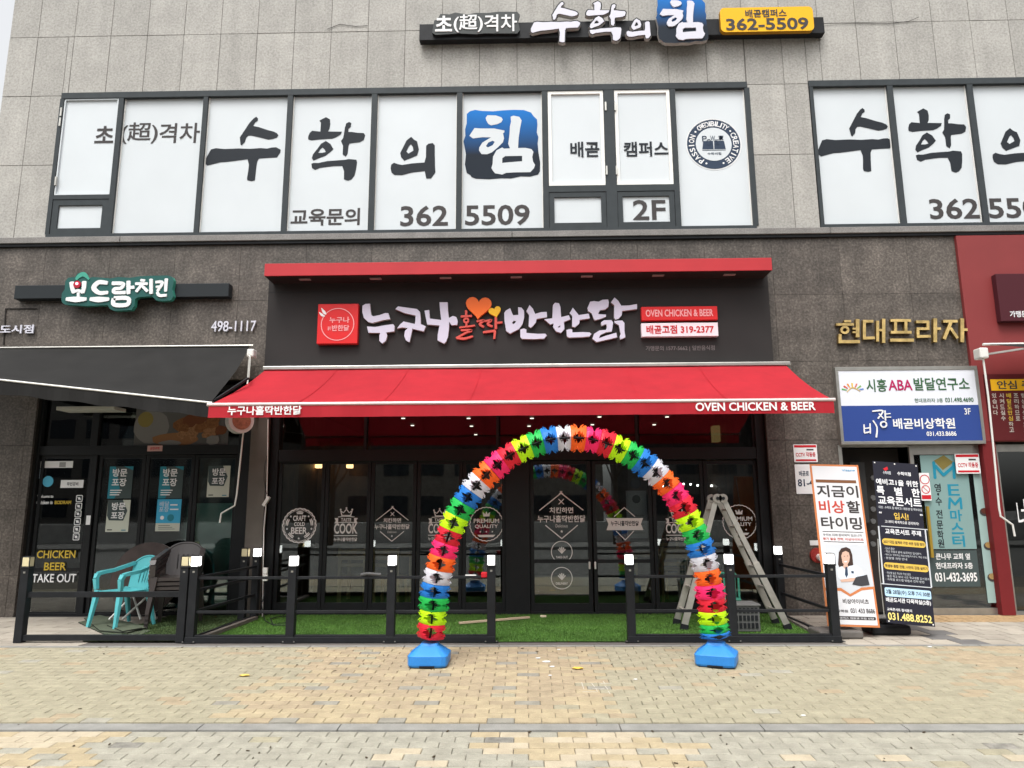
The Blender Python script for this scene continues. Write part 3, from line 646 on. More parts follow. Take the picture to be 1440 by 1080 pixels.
# food picture printed on the transom film
food = thing('food_picture', at(255, 620, YG-.01), 'wide food picture of fried chicken in the transom left of the red awning', 'poster')
Yp = YG-.012; g = G()
a, b, z0, z1 = RC(190, 570, 322, 626, Yp); g.box(a, b, Yp, Yp+.004, z0, z1, mat('print_slate', (.09, .09, .085), .4)); g.build('backing', food)
def blob(g, px, py, rx, ry, m, off, n=12, j=.18):
    q = at(px, py, Yp); g.prism([(q.x+rx*k*(1+random.uniform(-j, j))*math.cos(2*math.pi*i/n), q.z+ry*k*(1+random.uniform(-j, j))*math.sin(2*math.pi*i/n)) for i in range(n)], FY(Yp), off, off, m)
g = G(); blob(g, 213, 600, 25, 24, mat('print_cream', (.17, .165, .155), .5), .001, j=.03, n=20); blob(g, 205, 590, 11, 11, mat('print_olive', (.2, .16, .05), .5), .002, j=.02, n=16); blob(g, 246, 618, 33, 9, mat('print_tan', (.22, .11, .05), .5), .003, n=16, j=.05); blob(g, 240, 623, 16, 4, mat('print_cream', (.17, .165, .155)), .004)
cm = [mat('print_fried', (.17, .075, .03), .5, var=.3, vs=40), mat('print_fried_light', (.24, .125, .06), .5, var=.3, vs=40), mat('print_fried_dark', (.12, .045, .02), .5)]
for i, (px, py, rx, ry) in enumerate(((258, 598, 13, 12), (272, 606, 10, 12), (268, 592, 10, 8), (285, 600, 12, 9), (296, 608, 10, 8), (281, 590, 11, 6), (300, 595, 10, 9), (256, 612, 8, 6), (310, 605, 9, 8), (262, 602, 5, 6), (290, 612, 6, 4))):
    blob(g, px, py, rx, ry, cm[i % 3], .005+.0008*i, 11, .25)
blob(g, 300, 619, 10, 7, mat('print_cream', (.17, .165, .155)), .02, 7); g.build('picture_print', food)
# door decals of the left shop
yel = mat('vinyl_yellow', (.55, .38, .04), .5)
g = G(); T(g, 'CHICKEN', 52, 774, 106, 785, YG-.03, yel, .015, .003); T(g, 'BEER', 62, 791, 93, 802, YG-.03, yel, .015, .003); T(g, 'TAKE OUT', 45, 807, 107, 819, YG-.03, print_w, .015, .003)
T(g, 'Welcome to', 52, 696, 75, 700, YG-.005, print_w, .03, .003); T(g, 'Chicken is', 51, 704, 74, 709, YG-.005, print_w, .03, .003); T(g, 'BODRAM', 77, 704, 100, 709, YG-.005, yel, .03, .003); g.build('decal_lettering', LD)
g = G()
for i in range(6):
    py = 701+i*10.8; px = 111.5-i*.9; a, b, z0, z1 = RC(px-4.6, py-4.8, px+4.6, py+4.8, YG-.008); g.rrect(FY(YG-.004), a, b, z0, z1, .015, .003, print_w); g.rrect(FY(YG-.004), a+.01, b-.01, z0+.01, z1-.01, .01, .004, print_k)
    q = at(px, py, YG-.008); [g.disc(FY(YG-.004), q.x, q.z, .02, .005, print_w, n=5+i), g.stroke([(q.x-.025, q.z+.02, .008), (q.x+.025, q.z-.02, .008)], FY(YG-.004), .006, .006, print_w)][0]
g.build('pictogram', LD)
g = G(); a, b, z0, z1 = RC(53, 648.5, 103, 658, YG); g.rect(FY(YG-.004), a, b, z0, z1, .003, print_w); a, b, z0, z1 = RC(84, 650, 93, 657, YG); g.rect(FY(YG-.004), a, b, z0, z1, .004, mat('print_grey', (.3, .3, .3))); a, b, z0, z1 = RC(51, 659, 60, 673, YG); g.rect(FY(YG-.004), a, b, z0, z1, .003, mat('print_pale_blue', (.45, .55, .65)))
a, b, z0, z1 = RC(86, 675, 118, 686, YG-.02); g.rect(FY(YG-.027), a, b, z0, z1, .003, print_w); T(g, '무인경비', 94, 678, 110, 683, YG-.027, print_k, .03, .005); q = at(68, 677, YG); g.disc(FY(YG-.004), q.x, q.z, .078, .005, mat('print_sky', (.1, .42, .6), .5)); a, b, z0, z1 = RC(121, 725, 127, 738, YG-.06); g.rect(FY(YG-.056), a, b, z0, z1, .003, print_w); g.build('sticker', LD)
# posters on the left shop glass
teal_p = mat('poster_teal', (.03, .2, .26), .4); pale_p = mat('poster_pale', (.5, .52, .44), .5); dark_p = mat('poster_slate', (.06, .08, .08), .4); sky_p = mat('poster_blue', (.06, .35, .55), .4)
def poster(box, label, kind):
    P = thing('poster', at((box[0]+box[2])/2, box[3], YG-.012), label, 'poster'); Y = YG-.01; a, b, z0, z1 = RC(*box, Y); f = FY(Y); w, h = b-a, z1-z0
    g = G(); base = {'teal': dark_p, 'pale': pale_p, 'blue': sky_p}[kind]; g.rect(f, a, b, z0, z1, .003, base, 0); g.build('sheet', P)
    g = G()
    if kind == 'teal':
        g.prism([(a, z0), (a, z1), (a+.25*w, z1), (a+.5*w, z0+.3*h), (a+.3*w, z0)], f, .0045, .0045, teal_p); g.prism([(a+.6*w, z1), (b, z1), (b, z1-.12*h)], f, .0045, .0045, teal_p)
        g.text('방문', f, a+.14*w, a+.76*w, z0+.68*h, z0+.93*h, .006, print_w, .035); g.text('포장', f, a+.14*w, a+.76*w, z0+.38*h, z0+.63*h, .006, print_w, .035)
        for i in range(3): g.rect(f, a+.1*w, a+(.5+.05*i)*w, z0+(.1+.07*i)*h, z0+(.13+.07*i)*h, .006, print_w)
    elif kind == 'pale':
        g.prism([(a, z1), (a+.66*w, z1), (a+.9*w, z0+.66*h), (a+.75*w, z0+.35*h), (a+.12*w, z0+.36*h), (a+.02*w, z0+.5*h)], f, .0045, .0045, dark_p)
        g.text('방문', f, a+.2*w, a+.8*w, z0+.68*h, z0+.92*h, .006, print_w, .03); g.text('포장', f, a+.2*w, a+.78*w, z0+.4*h, z0+.63*h, .006, print_w, .03); g.rect(f, a+.08*w, a+.3*w, z0+.05*h, z0+.08*h, .006, print_k); g.rect(f, a+.7*w, a+.9*w, z0+.04*h, z0+.07*h, .006, teal_p)
    else:
        g.rect(f, a, b, z0, z0+.25*h, .0045, pale_p); g.text('배달\n포장', f, a+.1*w, a+.5*w, z0+.6*h, z0+.93*h, .006, mat('print_pale_blue', (.45, .55, .65)), .02); g.rect(f, a+.55*w, a+.85*w, z0+.8*h, z0+.84*h, .006, print_w); g.rect(f, a+.55*w, a+.9*w, z0+.66*h, z0+.7*h, .006, print_w); g.disc(f, a+.25*w, z0+.42*h, .08*w, .006, print_w); g.disc(f, a+.6*w, z0+.42*h, .14*w, .006, teal_p)
        for i in range(3): g.rect(f, a+.12*w, a+(.8-.1*i)*w, z0+(.06+.055*i)*h, z0+(.075+.055*i)*h, .006, dark_p)
    g.build('poster_print', P)
poster((153, 656, 186, 701), 'teal and slate takeaway poster above the pale one on the glass behind the chairs', 'teal')
poster((224, 656, 257, 701), 'teal and slate takeaway poster directly above the light blue poster', 'teal')
poster((292, 655, 323, 699), 'pale takeaway poster alone on the right glass panel of the left shop', 'pale')
poster((150, 703, 182, 748), 'pale takeaway poster hanging below a teal one, nearest the glass door', 'pale')
poster((220, 702, 254, 747), 'light blue poster with white lower strip on the middle glass panel', 'blue')
g = G(); a, b, z0, z1 = RC(207, 626.5, 228, 634.5, YG-.07); g.rect(FY(YG-.061), a, b, z0, z1, .004, mat('print_pink', (.55, .33, .3)), 0); T(g, '금연구역', 211, 628.5, 224, 632.5, YG-.061, mat('print_red', (.5, .02, .03), .5), .02, .006); tag(g.build('notice_sticker'), 'small pink notice sticker on the black transom bar over the posters', 'sticker')
print_r = MATS['print_red']
# pier cladding between the two shops (light metal cover) with hanging items
g = G(); g.box(AX(346, 740, -.02), AX(370, 740, -.02), -.03, 0.0, 0, 3.2, mat('pier_metal', (.13, .115, .1), .5, .3, var=.12, vs=3)); g.build('pier_cover', B)
g = G(); g.tube([at(377, 590, -.05), at(376, 660, -.05), at(375, 700, -.05), at(371, 745, -.05), at(370, 800, -.05), at(369, 868, -.05)], .008, alu_w, 6)
g.tube([at(376, 640, -.05), at(372, 655, -.08), at(371, 675, -.08), at(375, 695, -.06)], .004, black_paint, 5)
tag(g.build('conduit'), 'thin pale cable conduit running down the edge of the black shopfront', 'conduit')
g = G(); q = at(375, 705, -.08); g.bar(q+Vector((-.04, 0, -.06)), q+Vector((.03, 0, .06)), .05, .04, alu_w); tag(g.build('switch_box'), 'small white switch box tilted on the conduit beside the shopfront', 'switch box')

# ================================================================== BLACK SIGN with red cap over the chicken shop
X0, X1 = AX(376, 450, -.12), AX(1083, 450, -.12); zb, zt_ = AZ(730, 514, -.12), AZ(730, 384, -.4)
SG = thing('shop_sign', ((X0+X1)/2, -.1, zb), 'wide black fascia sign with red cap, white brush letters and orange heart', 'sign')
YS = -.14
g = G(); g.box(X0, X1, YS, -.002, zb, AZ(730, 375, -.12), sign_k); g.build('panel', SG)
g = G(); zsm = AZ(500, 410, YS); g.box(X0+.01, X1-.01, YS-.002, YS+.003, zsm-.003, zsm+.003, black_paint); g.build('panel_seam', SG)
a, b = AX(372, 378, -.5), AX(1085.5, 370, -.5); zc0, zc1 = AZ(730, 384, -.5), AZ(730, 366.5, -.5)
g = G(); g.box(a, b, -.5, -.48, zc0, zc1, RED2, .003); g.build('red_cap', SG)
g = G(); g.box(a+.002, b-.002, -.479, -.0, zc1-.03, zc1-.004, black_paint); g.box(a+.002, b-.002, -.479, YS, zc0+.002, zc0+.02, sign_k); g.box(a+.003, a+.02, -.479, YS, zc0+.02, zc1-.03, RED2); g.box(b-.02, b-.003, -.479, YS, zc0+.02, zc1-.03, RED2); g.build('cap_soffit', SG)
for px in (430, 529, 627, 726, 825, 925, 1025):
    q = at(px, 388, -.3); g = G(); g.box(q.x-.08, q.x+.08, -.36, -.3, zc0-.008, zc0+.004, mat('lamp_strip', (.35, .28, .27), .5)); g.build('spot_strip', SG)
# logo box
a, b, z0, z1 = RC(446, 427, 503, 483, YS-.1); lr = mat('logo_red', (.6, .02, .022), .35)
g = G(); g.box(a, b, YS-.09, YS, z0, z1, lr, .006); lb = g.build('logo_box', SG)
f = FY(YS-.09); cu, cv = (a+b)/2, (z0+z1)/2-.01; K = pxf(YS-.1); pk = mat('print_rose', (.75, .35, .36), .5)
g = G(); g.ring(f, cu, cv, 23.5*K, 1.2*K, .004, pk, 48); g.text('누구나', f, cu-12*K, cu+17*K, cv+2*K, cv+11*K, .004, pk, .02); g.text('반한닭', f, cu-8*K, cu+17*K, cv-10*K, cv-1*K, .004, pk, .03); g.text('홀딱', f, cu-14*K, cu-9.5*K, cv-9*K, cv-3*K, .004, pk, .02)
g.stroke([(cu-24*K, cv+24*K, 1*K), (cu-20*K, cv+18*K, 4*K), (cu-17*K, cv+15*K, 1*K)], f, .004, .006, print_w); g.stroke([(cu-27*K, cv+18*K, 1*K), (cu-23*K, cv+14*K, 3.5*K), (cu-19*K, cv+12*K, 1*K)], f, .004, .007, print_w)
g.build('logo_print', lb)
LW = mat('channel_letter_white', (.56, .55, .66), .4); LR_ = mat('channel_letter_red', (.6, .09, .07), .4); LO = mat('heart_orange', (.85, .16, .02), .35); LY = mat('heart_yellow', (.85, .5, .02), .35)
A5 = dict(sx=3.6, ox=360, oy=340)
SY = {
 '누': (500, [([(70,215),(100,197),(145,195),(150,250),(160,310),(180,322),(240,310),(300,290),(330,290),(350,350),(280,360),(170,390),(130,380),(85,340),(68,280)],[]), ([(115,425),(200,430),(300,412),(380,402),(395,420),(392,475),(310,485),(320,520),(305,570),(270,598),(240,570),(240,520),(250,490),(130,488)],[])]),
 '구': (500, [([(402,250),(430,222),(520,235),(620,248),(650,275),(660,340),(660,400),(712,425),(690,475),(575,448),(560,520),(545,585),(510,565),(492,520),(500,470),(530,440),(470,435),(420,445),(450,405),(485,375),(600,400),(605,370),(608,315),(500,290)],[])]),
 '나': (500, [([(698,265),(745,258),(752,345),(868,360),(855,260),(850,180),(933,180),(935,260),(945,340),(985,318),(1020,330),(1035,370),(1028,410),(970,412),(948,375),(945,450),(935,530),(915,580),(895,598),(830,565),(832,510),(850,415),(725,405),(710,330)],[])]),
 '반': (700, [([(65,290),(80,265),(125,240),(145,290),(155,312),(208,308),(205,230),(240,235),(265,265),(268,330),(250,400),(215,450),(125,497),(85,470),(68,370)],[[(145,390),(160,368),(185,368),(175,390),(155,402)]]), ([(290,270),(322,208),(355,245),(378,298),(440,280),(495,278),(500,330),(390,350),(388,380),(355,420),(335,438),(312,425),(318,310)],[]), ([(228,455),(265,445),(290,455),(290,490),(400,500),(480,498),(497,515),(470,548),(350,553),(245,550),(228,530)],[])]),
 '한': (700, [([(470,352),(552,342),(558,210),(580,185),(620,190),(635,230),(642,330),(720,312),(737,352),(670,378),(675,450),(640,490),(590,475),(560,430),(565,395),(530,405)],[[(606,438),(618,420),(638,416),(628,434)]]), ([(728,290),(760,235),(800,285),(820,310),(920,295),(932,342),(830,358),(825,395),(780,433),(752,425),(755,320)],[]), ([(695,460),(740,450),(755,460),(755,485),(860,482),(930,485),(948,500),(930,525),(860,533),(720,537),(700,525)],[])]),
 '닭': (700, [([(908,240),(935,175),(975,168),(1020,175),(1060,155),(1118,152),(1124,180),(1120,225),(1090,252),(1035,260),(1015,300),(1095,305),(1095,325),(1050,345),(980,362),(965,330),(950,290),(915,270)],[]), ([(1145,180),(1182,132),(1220,165),(1250,215),(1330,212),(1410,198),(1410,248),(1260,268),(1255,310),(1225,345),(1190,355),(1178,335),(1180,210)],[]),
   ([(1045,385),(1075,362),(1150,360),(1168,385),(1155,475),(1095,485),(1040,510),(1025,545),(1090,520),(1200,488),(1210,535),(1060,570),(1000,582),(958,550),(975,500),(1030,465),(1095,460),(1105,435),(1100,400),(1050,418)],[]), ([(1180,368),(1260,365),(1283,390),(1283,470),(1292,535),(1240,557),(1235,525),(1245,500),(1225,410),(1185,390)],[])]),
}
def pp(l, ox, oy, k_, Y): return [(lambda q: (q.x, q.z))(at(ox+x/k_, oy+y/k_, Y)) for x, y in l]
for ch, (ox, comps) in SY.items():
    g = G()
    for o_, h_ in comps: g.polyh(pp(o_, ox, 400, 7.2, YS-.06), [pp(h, ox, 400, 7.2, YS-.06) for h in h_], FY(YS), 0, .06, LW, side_k)
    g.build('letter', SG)
g = G(); ST(g, [[(1063,348,12),(1064,372,12)], [(1038,378,11),(1092,375,11)], loop(1064,398,11,10,10), [(1065,410,10),(1065,428,10)], [(1030,434,9),(1108,424,9)], [(1038,448,10),(1092,448,11),(1060,462,10),(1014,488,11)], [(1018,488,10),(1055,490,12),(1098,478,9)]], YS, 0, .04, LR_, **A5); g.build('letter', SG)
g = G(); ST(g, [[(1118,402,10),(1155,398,11),(1132,416,11),(1152,430,11)], [(1160,402,10),(1192,396,10),(1172,416,11),(1196,428,11)], [(1214,382,13),(1214,440,13)], [(1214,410,10),(1246,408,10)], [(1150,458,11),(1210,450,12)], [(1210,450,12),(1206,490,10)]], YS, 0, .04, LR_, **A5); g.build('letter', SG)
def heart(g, px, py, s, rot, Y, w0, w1, m):
    q = at(px, py, Y-w1); P = []
    for j in range(28):
        t = 2*math.pi*j/28; x = 16*math.sin(t)**3; y = 13*math.cos(t)-5*math.cos(2*t)-2*math.cos(3*t)-math.cos(4*t); x *= s/32*pxf(Y); y *= s/32*pxf(Y)
        P.append((q.x+x*math.cos(rot)-y*math.sin(rot), q.z+x*math.sin(rot)+y*math.cos(rot)))
    g.prism(P, FY(Y), w0, w1, m)
g = G(); heart(g, 673, 431, 37, rad(-3), YS, 0, .06, LO); g.build('heart', SG); g = G(); heart(g, 696, 438, 18, rad(15), YS, 0, .05, LY); g.build('heart', SG)
for (x0, y0, x1_, y1), mm, tt, tm, bx in (((902, 431, 1009, 450), lr, 'OVEN CHICKEN & BEER', pk, (908, 435, 1003, 445)), ((902, 454, 1010, 473), mat('plate_pink_white', (.75, .66, .7), .35), '배곧고점 319-2377', MATS['print_red'], (909, 457, 1004, 469))):
    a, b, z0, z1 = RC(x0, y0, x1_, y1, YS-.08); g = G(); g.box(a, b, YS-.08, YS, z0, z1, mm, .004); o = g.build('plate', SG); g = G(); T(g, tt, *bx, YS-.08, tm, .025, .004); g.build('lettering', o)
g = G(); T(g, '가맹문의 1577-5662 | 일반음식점', 908, 486, 1005, 494, YS, mat('print_dim', (.16, .14, .14), .5), .01, .003); g.build('lettering', SG)

# ================================================================== RED AWNING
zA = AZ(730, 517, -.2); xa, xb = AX(372, 518, -.3), AX(1107, 515, -.3)
YF_ = -1.72; zB = AZ(730, 568, YF_); xfa, xfb = AX(294, 572, YF_), AX(1172, 566, YF_)
AW = thing('awning', ((xa+xb)/2, -.3, zB), 'wide bright red retractable awning with white lettering on its valance above the terrace', 'awning')
g = G(); g.box(xa-.03, xb+.05, -.3, -.15, zA-.02, zA+.035, alu, .01); g.build('housing', AW)
g = G(); nx, ny = 36, 8
for j in range(ny):
    for i in range(nx):
        def pt(i, j):
            t = j/ny; u = i/nx; x0_, x1_ = xa+(xfa-xa)*t, xb+(xfb-xb)*t; sag = -.045*math.sin(math.pi*t)*(1+.35*math.sin(u*19)+.12*math.sin(u*47)); return (x0_+(x1_-x0_)*u, -.2+(YF_+.2)*t, zA+.02+(zB-zA-.0)*t+sag)
        g.face([pt(i, j), pt(i, j+1), pt(i+1, j+1), pt(i+1, j)], RED)
fab = g.build('canopy_fabric', AW, smooth=True)
for q_ in (.14, .29, .43, .57, .71, .86):
    g = G(); i = int(q_*nx)
    for j in range(ny): a_, b_ = Vector(pt(i, j)), Vector(pt(i, j+1)); up_ = Vector((0, -.004, .006)); g.face([a_+up_, b_+up_, b_+up_+Vector((.018, 0, 0)), a_+up_+Vector((.018, 0, 0))], RED)
    g.build('fabric_seam', AW)
bmm = bmesh.new(); bmm.from_mesh(fab.data); bmesh.ops.remove_doubles(bmm, verts=bmm.verts, dist=1e-4); bmm.to_mesh(fab.data); bmm.free()
g = G(); g.tube([(xfa-.02, YF_, zB+.02), (xfb+.02, YF_, zB+.02)], .022, mat('bar_pale', (.6, .5, .48), .35, .3), 10); g.build('front_bar', AW)
zV = AZ(730, 584.5, YF_)
g = G(); n = 60
for i in range(n):
    a, b = xfa+(xfb-xfa)*i/n, xfa+(xfb-xfa)*(i+1)/n; wv = lambda x: YF_-.01+.006*math.sin(x*9)+.004*math.sin(x*23)
    g.face([(a, wv(a)-.005, zV), (b, wv(b)-.005, zV), (b, wv(b)*0+YF_-.008, zB+.005), (a, YF_-.008, zB+.005)], RED)
g.build('valance', AW, smooth=True)
g = G(); T(g, '누구나홀딱반한닭', 320, 570.5, 424, 583.5, YF_-.02, print_w, .04, .008); T(g, 'OVEN CHICKEN & BEER', 978, 565.5, 1147, 577.5, YF_-.02, print_w, .04, .008); g.build('lettering', AW)
for sx in []:
    xm = xa+(xb-xa)*sx; g = G(); dirx = .9 if sx < .4 else -.9
    el = Vector((xm+dirx, -1.0, (zA+zB)/2-.03)); g.bar((xm, -.25, zA-.05), el, .05, .04, alu_w); g.bar(el, (xm+.1*dirx, YF_+.03, zB-.01), .045, .035, alu_w); g.build('folding_arm', AW)

# ================================================================== LEFT BLACK AWNING
kf = mat('awning_black', (.019, .0185, .018), .8, var=.15, vs=2.5, bump=.3, bs=3)
zh = AZ(180, 488, -.2)
BA = thing('awning', (AX(180, 500, -.2), -.2, zh-.5), 'black fabric awning over the left shop, sloping down to a white front bar', 'awning')
xl_, xr_ = AX(-120, 494, -.2), AX(357, 487, -.2)
g = G(); g.tube([(xl_, -.22, zh), (xr_, -.22, AZ(357, 486, -.22))], .016, alu, 8); g.build('housing', BA)
Yl, Yr = -2.0, -1.25
pL, pR = at(-120, 521, -1.75), at(296, 566.5, -1.6)
g = G(); nx, ny = 30, 10
def pb(i, j):
    t = j/ny; u = i/nx; A_ = Vector((xl_, -.2, zh)).lerp(Vector((xr_-.06, -.2, AZ(350, 487, -.2))), u); C_ = pL.lerp(pR, u); p = A_.lerp(C_, t); p.z -= (.07*math.sin(math.pi*t)+.025*math.sin(u*14+t*4)*t*(1-t)*4); return p
for j in range(ny):
    for i in range(nx): g.face([pb(i, j), pb(i, j+1), pb(i+1, j+1), pb(i+1, j)], kf)
fab = g.build('canopy_fabric', BA, smooth=True); bmm = bmesh.new(); bmm.from_mesh(fab.data); bmesh.ops.remove_doubles(bmm, verts=bmm.verts, dist=1e-4); bmm.to_mesh(fab.data); bmm.free()
g = G(); g.tube([pL, pR+Vector((.02, 0, 0))], .012, alu_w, 8); g.build('front_bar', BA)
g = G(); n = 40
for i in range(n):
    a, b = pL.lerp(pR, i/n), pL.lerp(pR, (i+1)/n); d = Vector((0, .0, -.17)); e = lambda t: Vector((0, .012*math.sin(t*60), .01*math.sin(t*37)))
    g.face([a+d+e(i/n), b+d+e((i+1)/n), b, a], kf)
g.build('valance', BA, smooth=True)
g = G(); g.bar(at(352, 494, -.25), at(349, 532, -.9), .03, .025, alu); g.bar(at(349, 532, -.9), at(300, 564, -1.5), .03, .025, black_paint); g.build('folding_arm', BA)
q = at(353, 497, -.3); g = G(); g.box(q.x-.05, q.x+.05, -.34, -.2, q.z-.06, q.z+.06, alu_w, .02); g.tube([at(351, 500, -.4), at(348, 540, -.5), at(343, 600, -.5), at(333, 695, -.5), at(330, 711, -.5), at(311, 722, -.5), at(309, 735, -.5)], .011, alu_w, 7); g.build('crank_rod', BA)
# light under it
g = G(); a, b, z0, z1 = RC(92, 570, 172, 579, -.1); g.box(a, b, -.3, 0.0, z0, z0+.05, mat('lamp_housing', (.45, .45, .4), .5), .005); tag(g.build('light_fixture'), 'slim off white light fixture under the black awning', 'light')
# round blade sign
BS = thing('round_sign', at(337, 598, -.55), 'round white and brown blade sign peeping out below the left end of the red awning', 'sign')
g = G(); q = at(337, 592, -.55); fb = Fr((q.x, q.y, q.z), (.75, .66, 0), (0, 0, 1)); g.disc(fb, 0, 0, .17, .07, mat('sign_cream', (.5, .47, .45), .4), -.07, 28); g.build('sign_drum', BS)
g = G(); g.disc(fb, 0, 0, .125, .076, mat('sign_brown', (.25, .1, .06), .4, var=.3, vs=30), None, 24); g.build('sign_face', BS)
g = G(); g.bar(q+Vector((0, .1, .1)), (q.x+.05, .0, q.z+.12), .03, .03, black_paint); g.build('bracket', BS)

# ================================================================== LEFT CHICKEN SIGN
LG = thing('shop_sign', at(170, 420, -.12), 'green and white lettered sign on a dark bar above the black awning', 'sign')
A4 = dict(sx=3.6, ox=0, oy=340)
a, b, z0, z1 = RC(21, 400, 322, 418, -.12); g = G(); g.box(a, b, -.13, -.002, z0-.01, z1+.0, mat('bar_slate', (.026, .03, .033), .45), .006); g.build('bar', LG)
tg = mat('sign_teal', (.012, .085, .075), .4); tg2 = mat('sign_teal_edge', (.05, .3, .22), .4)
OUT = [(310,290),(313,262),(328,240),(330,200),(345,182),(380,178),(392,160),(415,153),(432,162),(440,185),(470,178),(560,185),(600,178),(660,182),(700,175),(760,172),(850,170),(872,178),(880,195),(872,240),(878,275),(865,296),(820,300),(790,296),(770,275),(700,280),(684,290),(680,325),(665,345),(580,350),(556,340),(545,320),(440,325),(330,318),(314,308)]
P = [(at(x/3.6, 340+y/3.6, -.2)) for x, y in OUT]; g = G(); g.prism([(p.x, p.z) for p in P], FY(-.13), 0, .07, tg, tg2); bk = g.build('backing_plate', LG)
SB = [[[(362,205,24),(366,235,22),(372,258,18)], [(426,202,24),(424,235,22),(418,258,18)], [(368,256,16),(395,246,14),(418,256,16)], [(396,258,14),(396,285,14)], [(336,290,18),(385,292,30),(436,290,18)]],
      [[(542,208,20),(500,205,24),(474,232,26),(500,258,22),(545,256,18)], [(456,290,18),(500,292,30),(550,290,18)]],
      [[(568,210,20),(622,212,20),(612,234,18),(580,238,18),(578,256,18),(634,256,18)], [(650,200,22),(650,262,20)], [(655,232,16),(678,230,18)], [(576,286,22),(646,286,22),(644,318,22),(578,318,22),(576,286,22)]],
      [[(712,194,14),(732,196,14)], [(686,212,15),(746,212,15)], [(720,214,16),(690,252,16)], [(720,224,14),(746,250,16)], [(765,190,18),(765,262,18)]],
      [[(788,204,14),(822,206,16),(796,250,15)], [(790,228,12),(814,226,12)], [(842,188,18),(838,250,16)], [(796,256,15),(808,272,16),(842,270,15)]]]
for st in SB: g = G(); ST(g, st, -.2, 0, .012, print_w, **A4); g.build('letter', LG)
g = G(); q = at(108.5, 400, -.215); g.disc(FY(-.2), q.x, q.z+.0, .055, .02, mat('sign_crimson', (.35, .01, .03), .4), 0, 14); g.disc(FY(-.2), q.x, q.z+.01, .02, .03, mat('tiny_lamp', (1, .3, .35), .5, emit=2.0), .02, 10); g.build('red_ornament', LG)
g = G(); st = [[(385,190,14),(402,172,22),(425,165,24),(450,190,8)]]; ST(g, st, -.2, 0, .01, tg2, **A4); g.build('leaf_ornament', LG)
g = G(); T(g, '498-1117', 297, 451, 360, 466, -.02, wl, .008, .02, .02); tag(g.build('sign_lettering'), 'white raised phone number on brown granite right of the black awning top', 'sign')
g = G(); T(g, '배곧신도시점', -50, 457, 47, 469, -.02, wl, .02, .02, .02); tag(g.build('sign_lettering'), 'white raised branch name letters cut by the left picture edge', 'sign')
g = G(); g.bar(at(8, 434, -.012), at(52, 434, -.012), .012, .012, joint_dark); g.bar(at(8, 434, -.012), at(5, 485, -.012), .012, .012, joint_dark); tag(g.build('cable_trunking'), 'thin dark trunking on the brown granite above the branch name letters', 'trunking')

# ================================================================== ENTRANCE + GOLD LETTERS + BOARDS
gold = mat('polished_brass', (.6, .43, .17), .3, .45, var=.35, vs=9)
GS = thing('building_name_sign', at(1268, 488, -.05), 'five gold metal letters on brown granite above the entrance boards', 'sign')
GOLD = {'h': [[(530,402,12),(565,402,12)], [(490,418,13),(578,418,13)], loop(533,446,17,15,12), [(572,440,10),(592,440,10)], [(572,458,10),(592,458,10)], [(597,392,18),(597,484,18)], [(508,468,15),(508,500,15)], [(500,506,16),(608,506,16)]],
 'd': [[(625,402,14),(678,402,14)], [(632,408,15),(632,482,15)], [(625,488,14),(684,486,14)], [(699,400,14),(699,505,14)], [(705,447,12),(721,447,12)], [(729,390,16),(729,512,16)]],
 'p': [[(765,398,14),(868,398,14)], [(790,405,14),(790,452,14)], [(842,405,14),(842,452,14)], [(765,458,14),(870,458,14)], [(762,498,16),(882,498,16)]],
 'r': [[(895,405,14),(961,405,14)], [(954,412,14),(954,434,14)], [(897,440,13),(961,440,13)], [(903,446,14),(903,472,14)], [(897,480,14),(967,478,14)], [(990,388,18),(990,508,18)], [(998,440,13),(1018,440,13)]],
 'j': [[(1032,402,14),(1104,402,14)], [(1070,408,16),(1036,492,16)], [(1068,436,14),(1104,488,14)], [(1127,388,18),(1127,508,18)], [(1135,445,13),(1154,445,13)]]}
for key in GOLD:
    g = G(); ST(g, GOLD[key], -.01, 0, .05, gold, 3.6, 1040, 340, side=mat('brass_side', (.3, .2, .07), .35, .8), cap=.02); g.build('letter', GS)
BD = thing('entrance_sign_board', at(1275, 620, -.1), 'two tier framed board, white above and blue below, over the stair entrance', 'sign')
a, b, z0, z1 = RC(1177, 516, 1378, 625, -.06)
g = G(); t = .05; g.box(a, b, -.1, -.0, z1-t, z1, alu, .003); g.box(a, b, -.1, -.0, z0, z0+t*.9, alu, .003); g.box(a, a+t*.8, -.1, -.0, z0+t*.9, z1-t, alu); g.box(b-t*.8, b, -.1, -.0, z0+t*.9, z1-t, alu); g.build('frame', BD)
zm = AZ(1275, 570, -.09); bw = mat('board_white', (.68, .7, .76), .4); bb_ = mat('board_blue', (.028, .06, .24), .35)
g = G(); g.box(a+t*.8, b-t*.8, -.09, -.01, zm, z1-t, bw); wbo = g.build('white_panel', BD); g = G(); g.box(a+t*.8, b-t*.8, -.092, -.01, z0+t*.9, zm-.001, bb_); bbo = g.build('blue_panel', BD)
grn = mat('print_green', (.05, .12, .06), .5); mag = mat('print_magenta', (.4, .02, .1), .5)
g = G(); Yb = -.09; T(g, '시흥', 1218, 533, 1247, 551, Yb, grn, .02, .004); T(g, 'ABA', 1249, 534, 1283, 549, Yb, mag, .02, .004); T(g, '발달연구소', 1285, 531, 1363, 549, Yb, grn, .02, .004); T(g, '현대프라자 3층', 1286, 560, 1326, 566, Yb, grn, .01, .004); T(g, '031.498.4690', 1329, 559, 1369, 565.5, Yb, grn, .02, .004)
c0 = at(1199, 550, Yb)
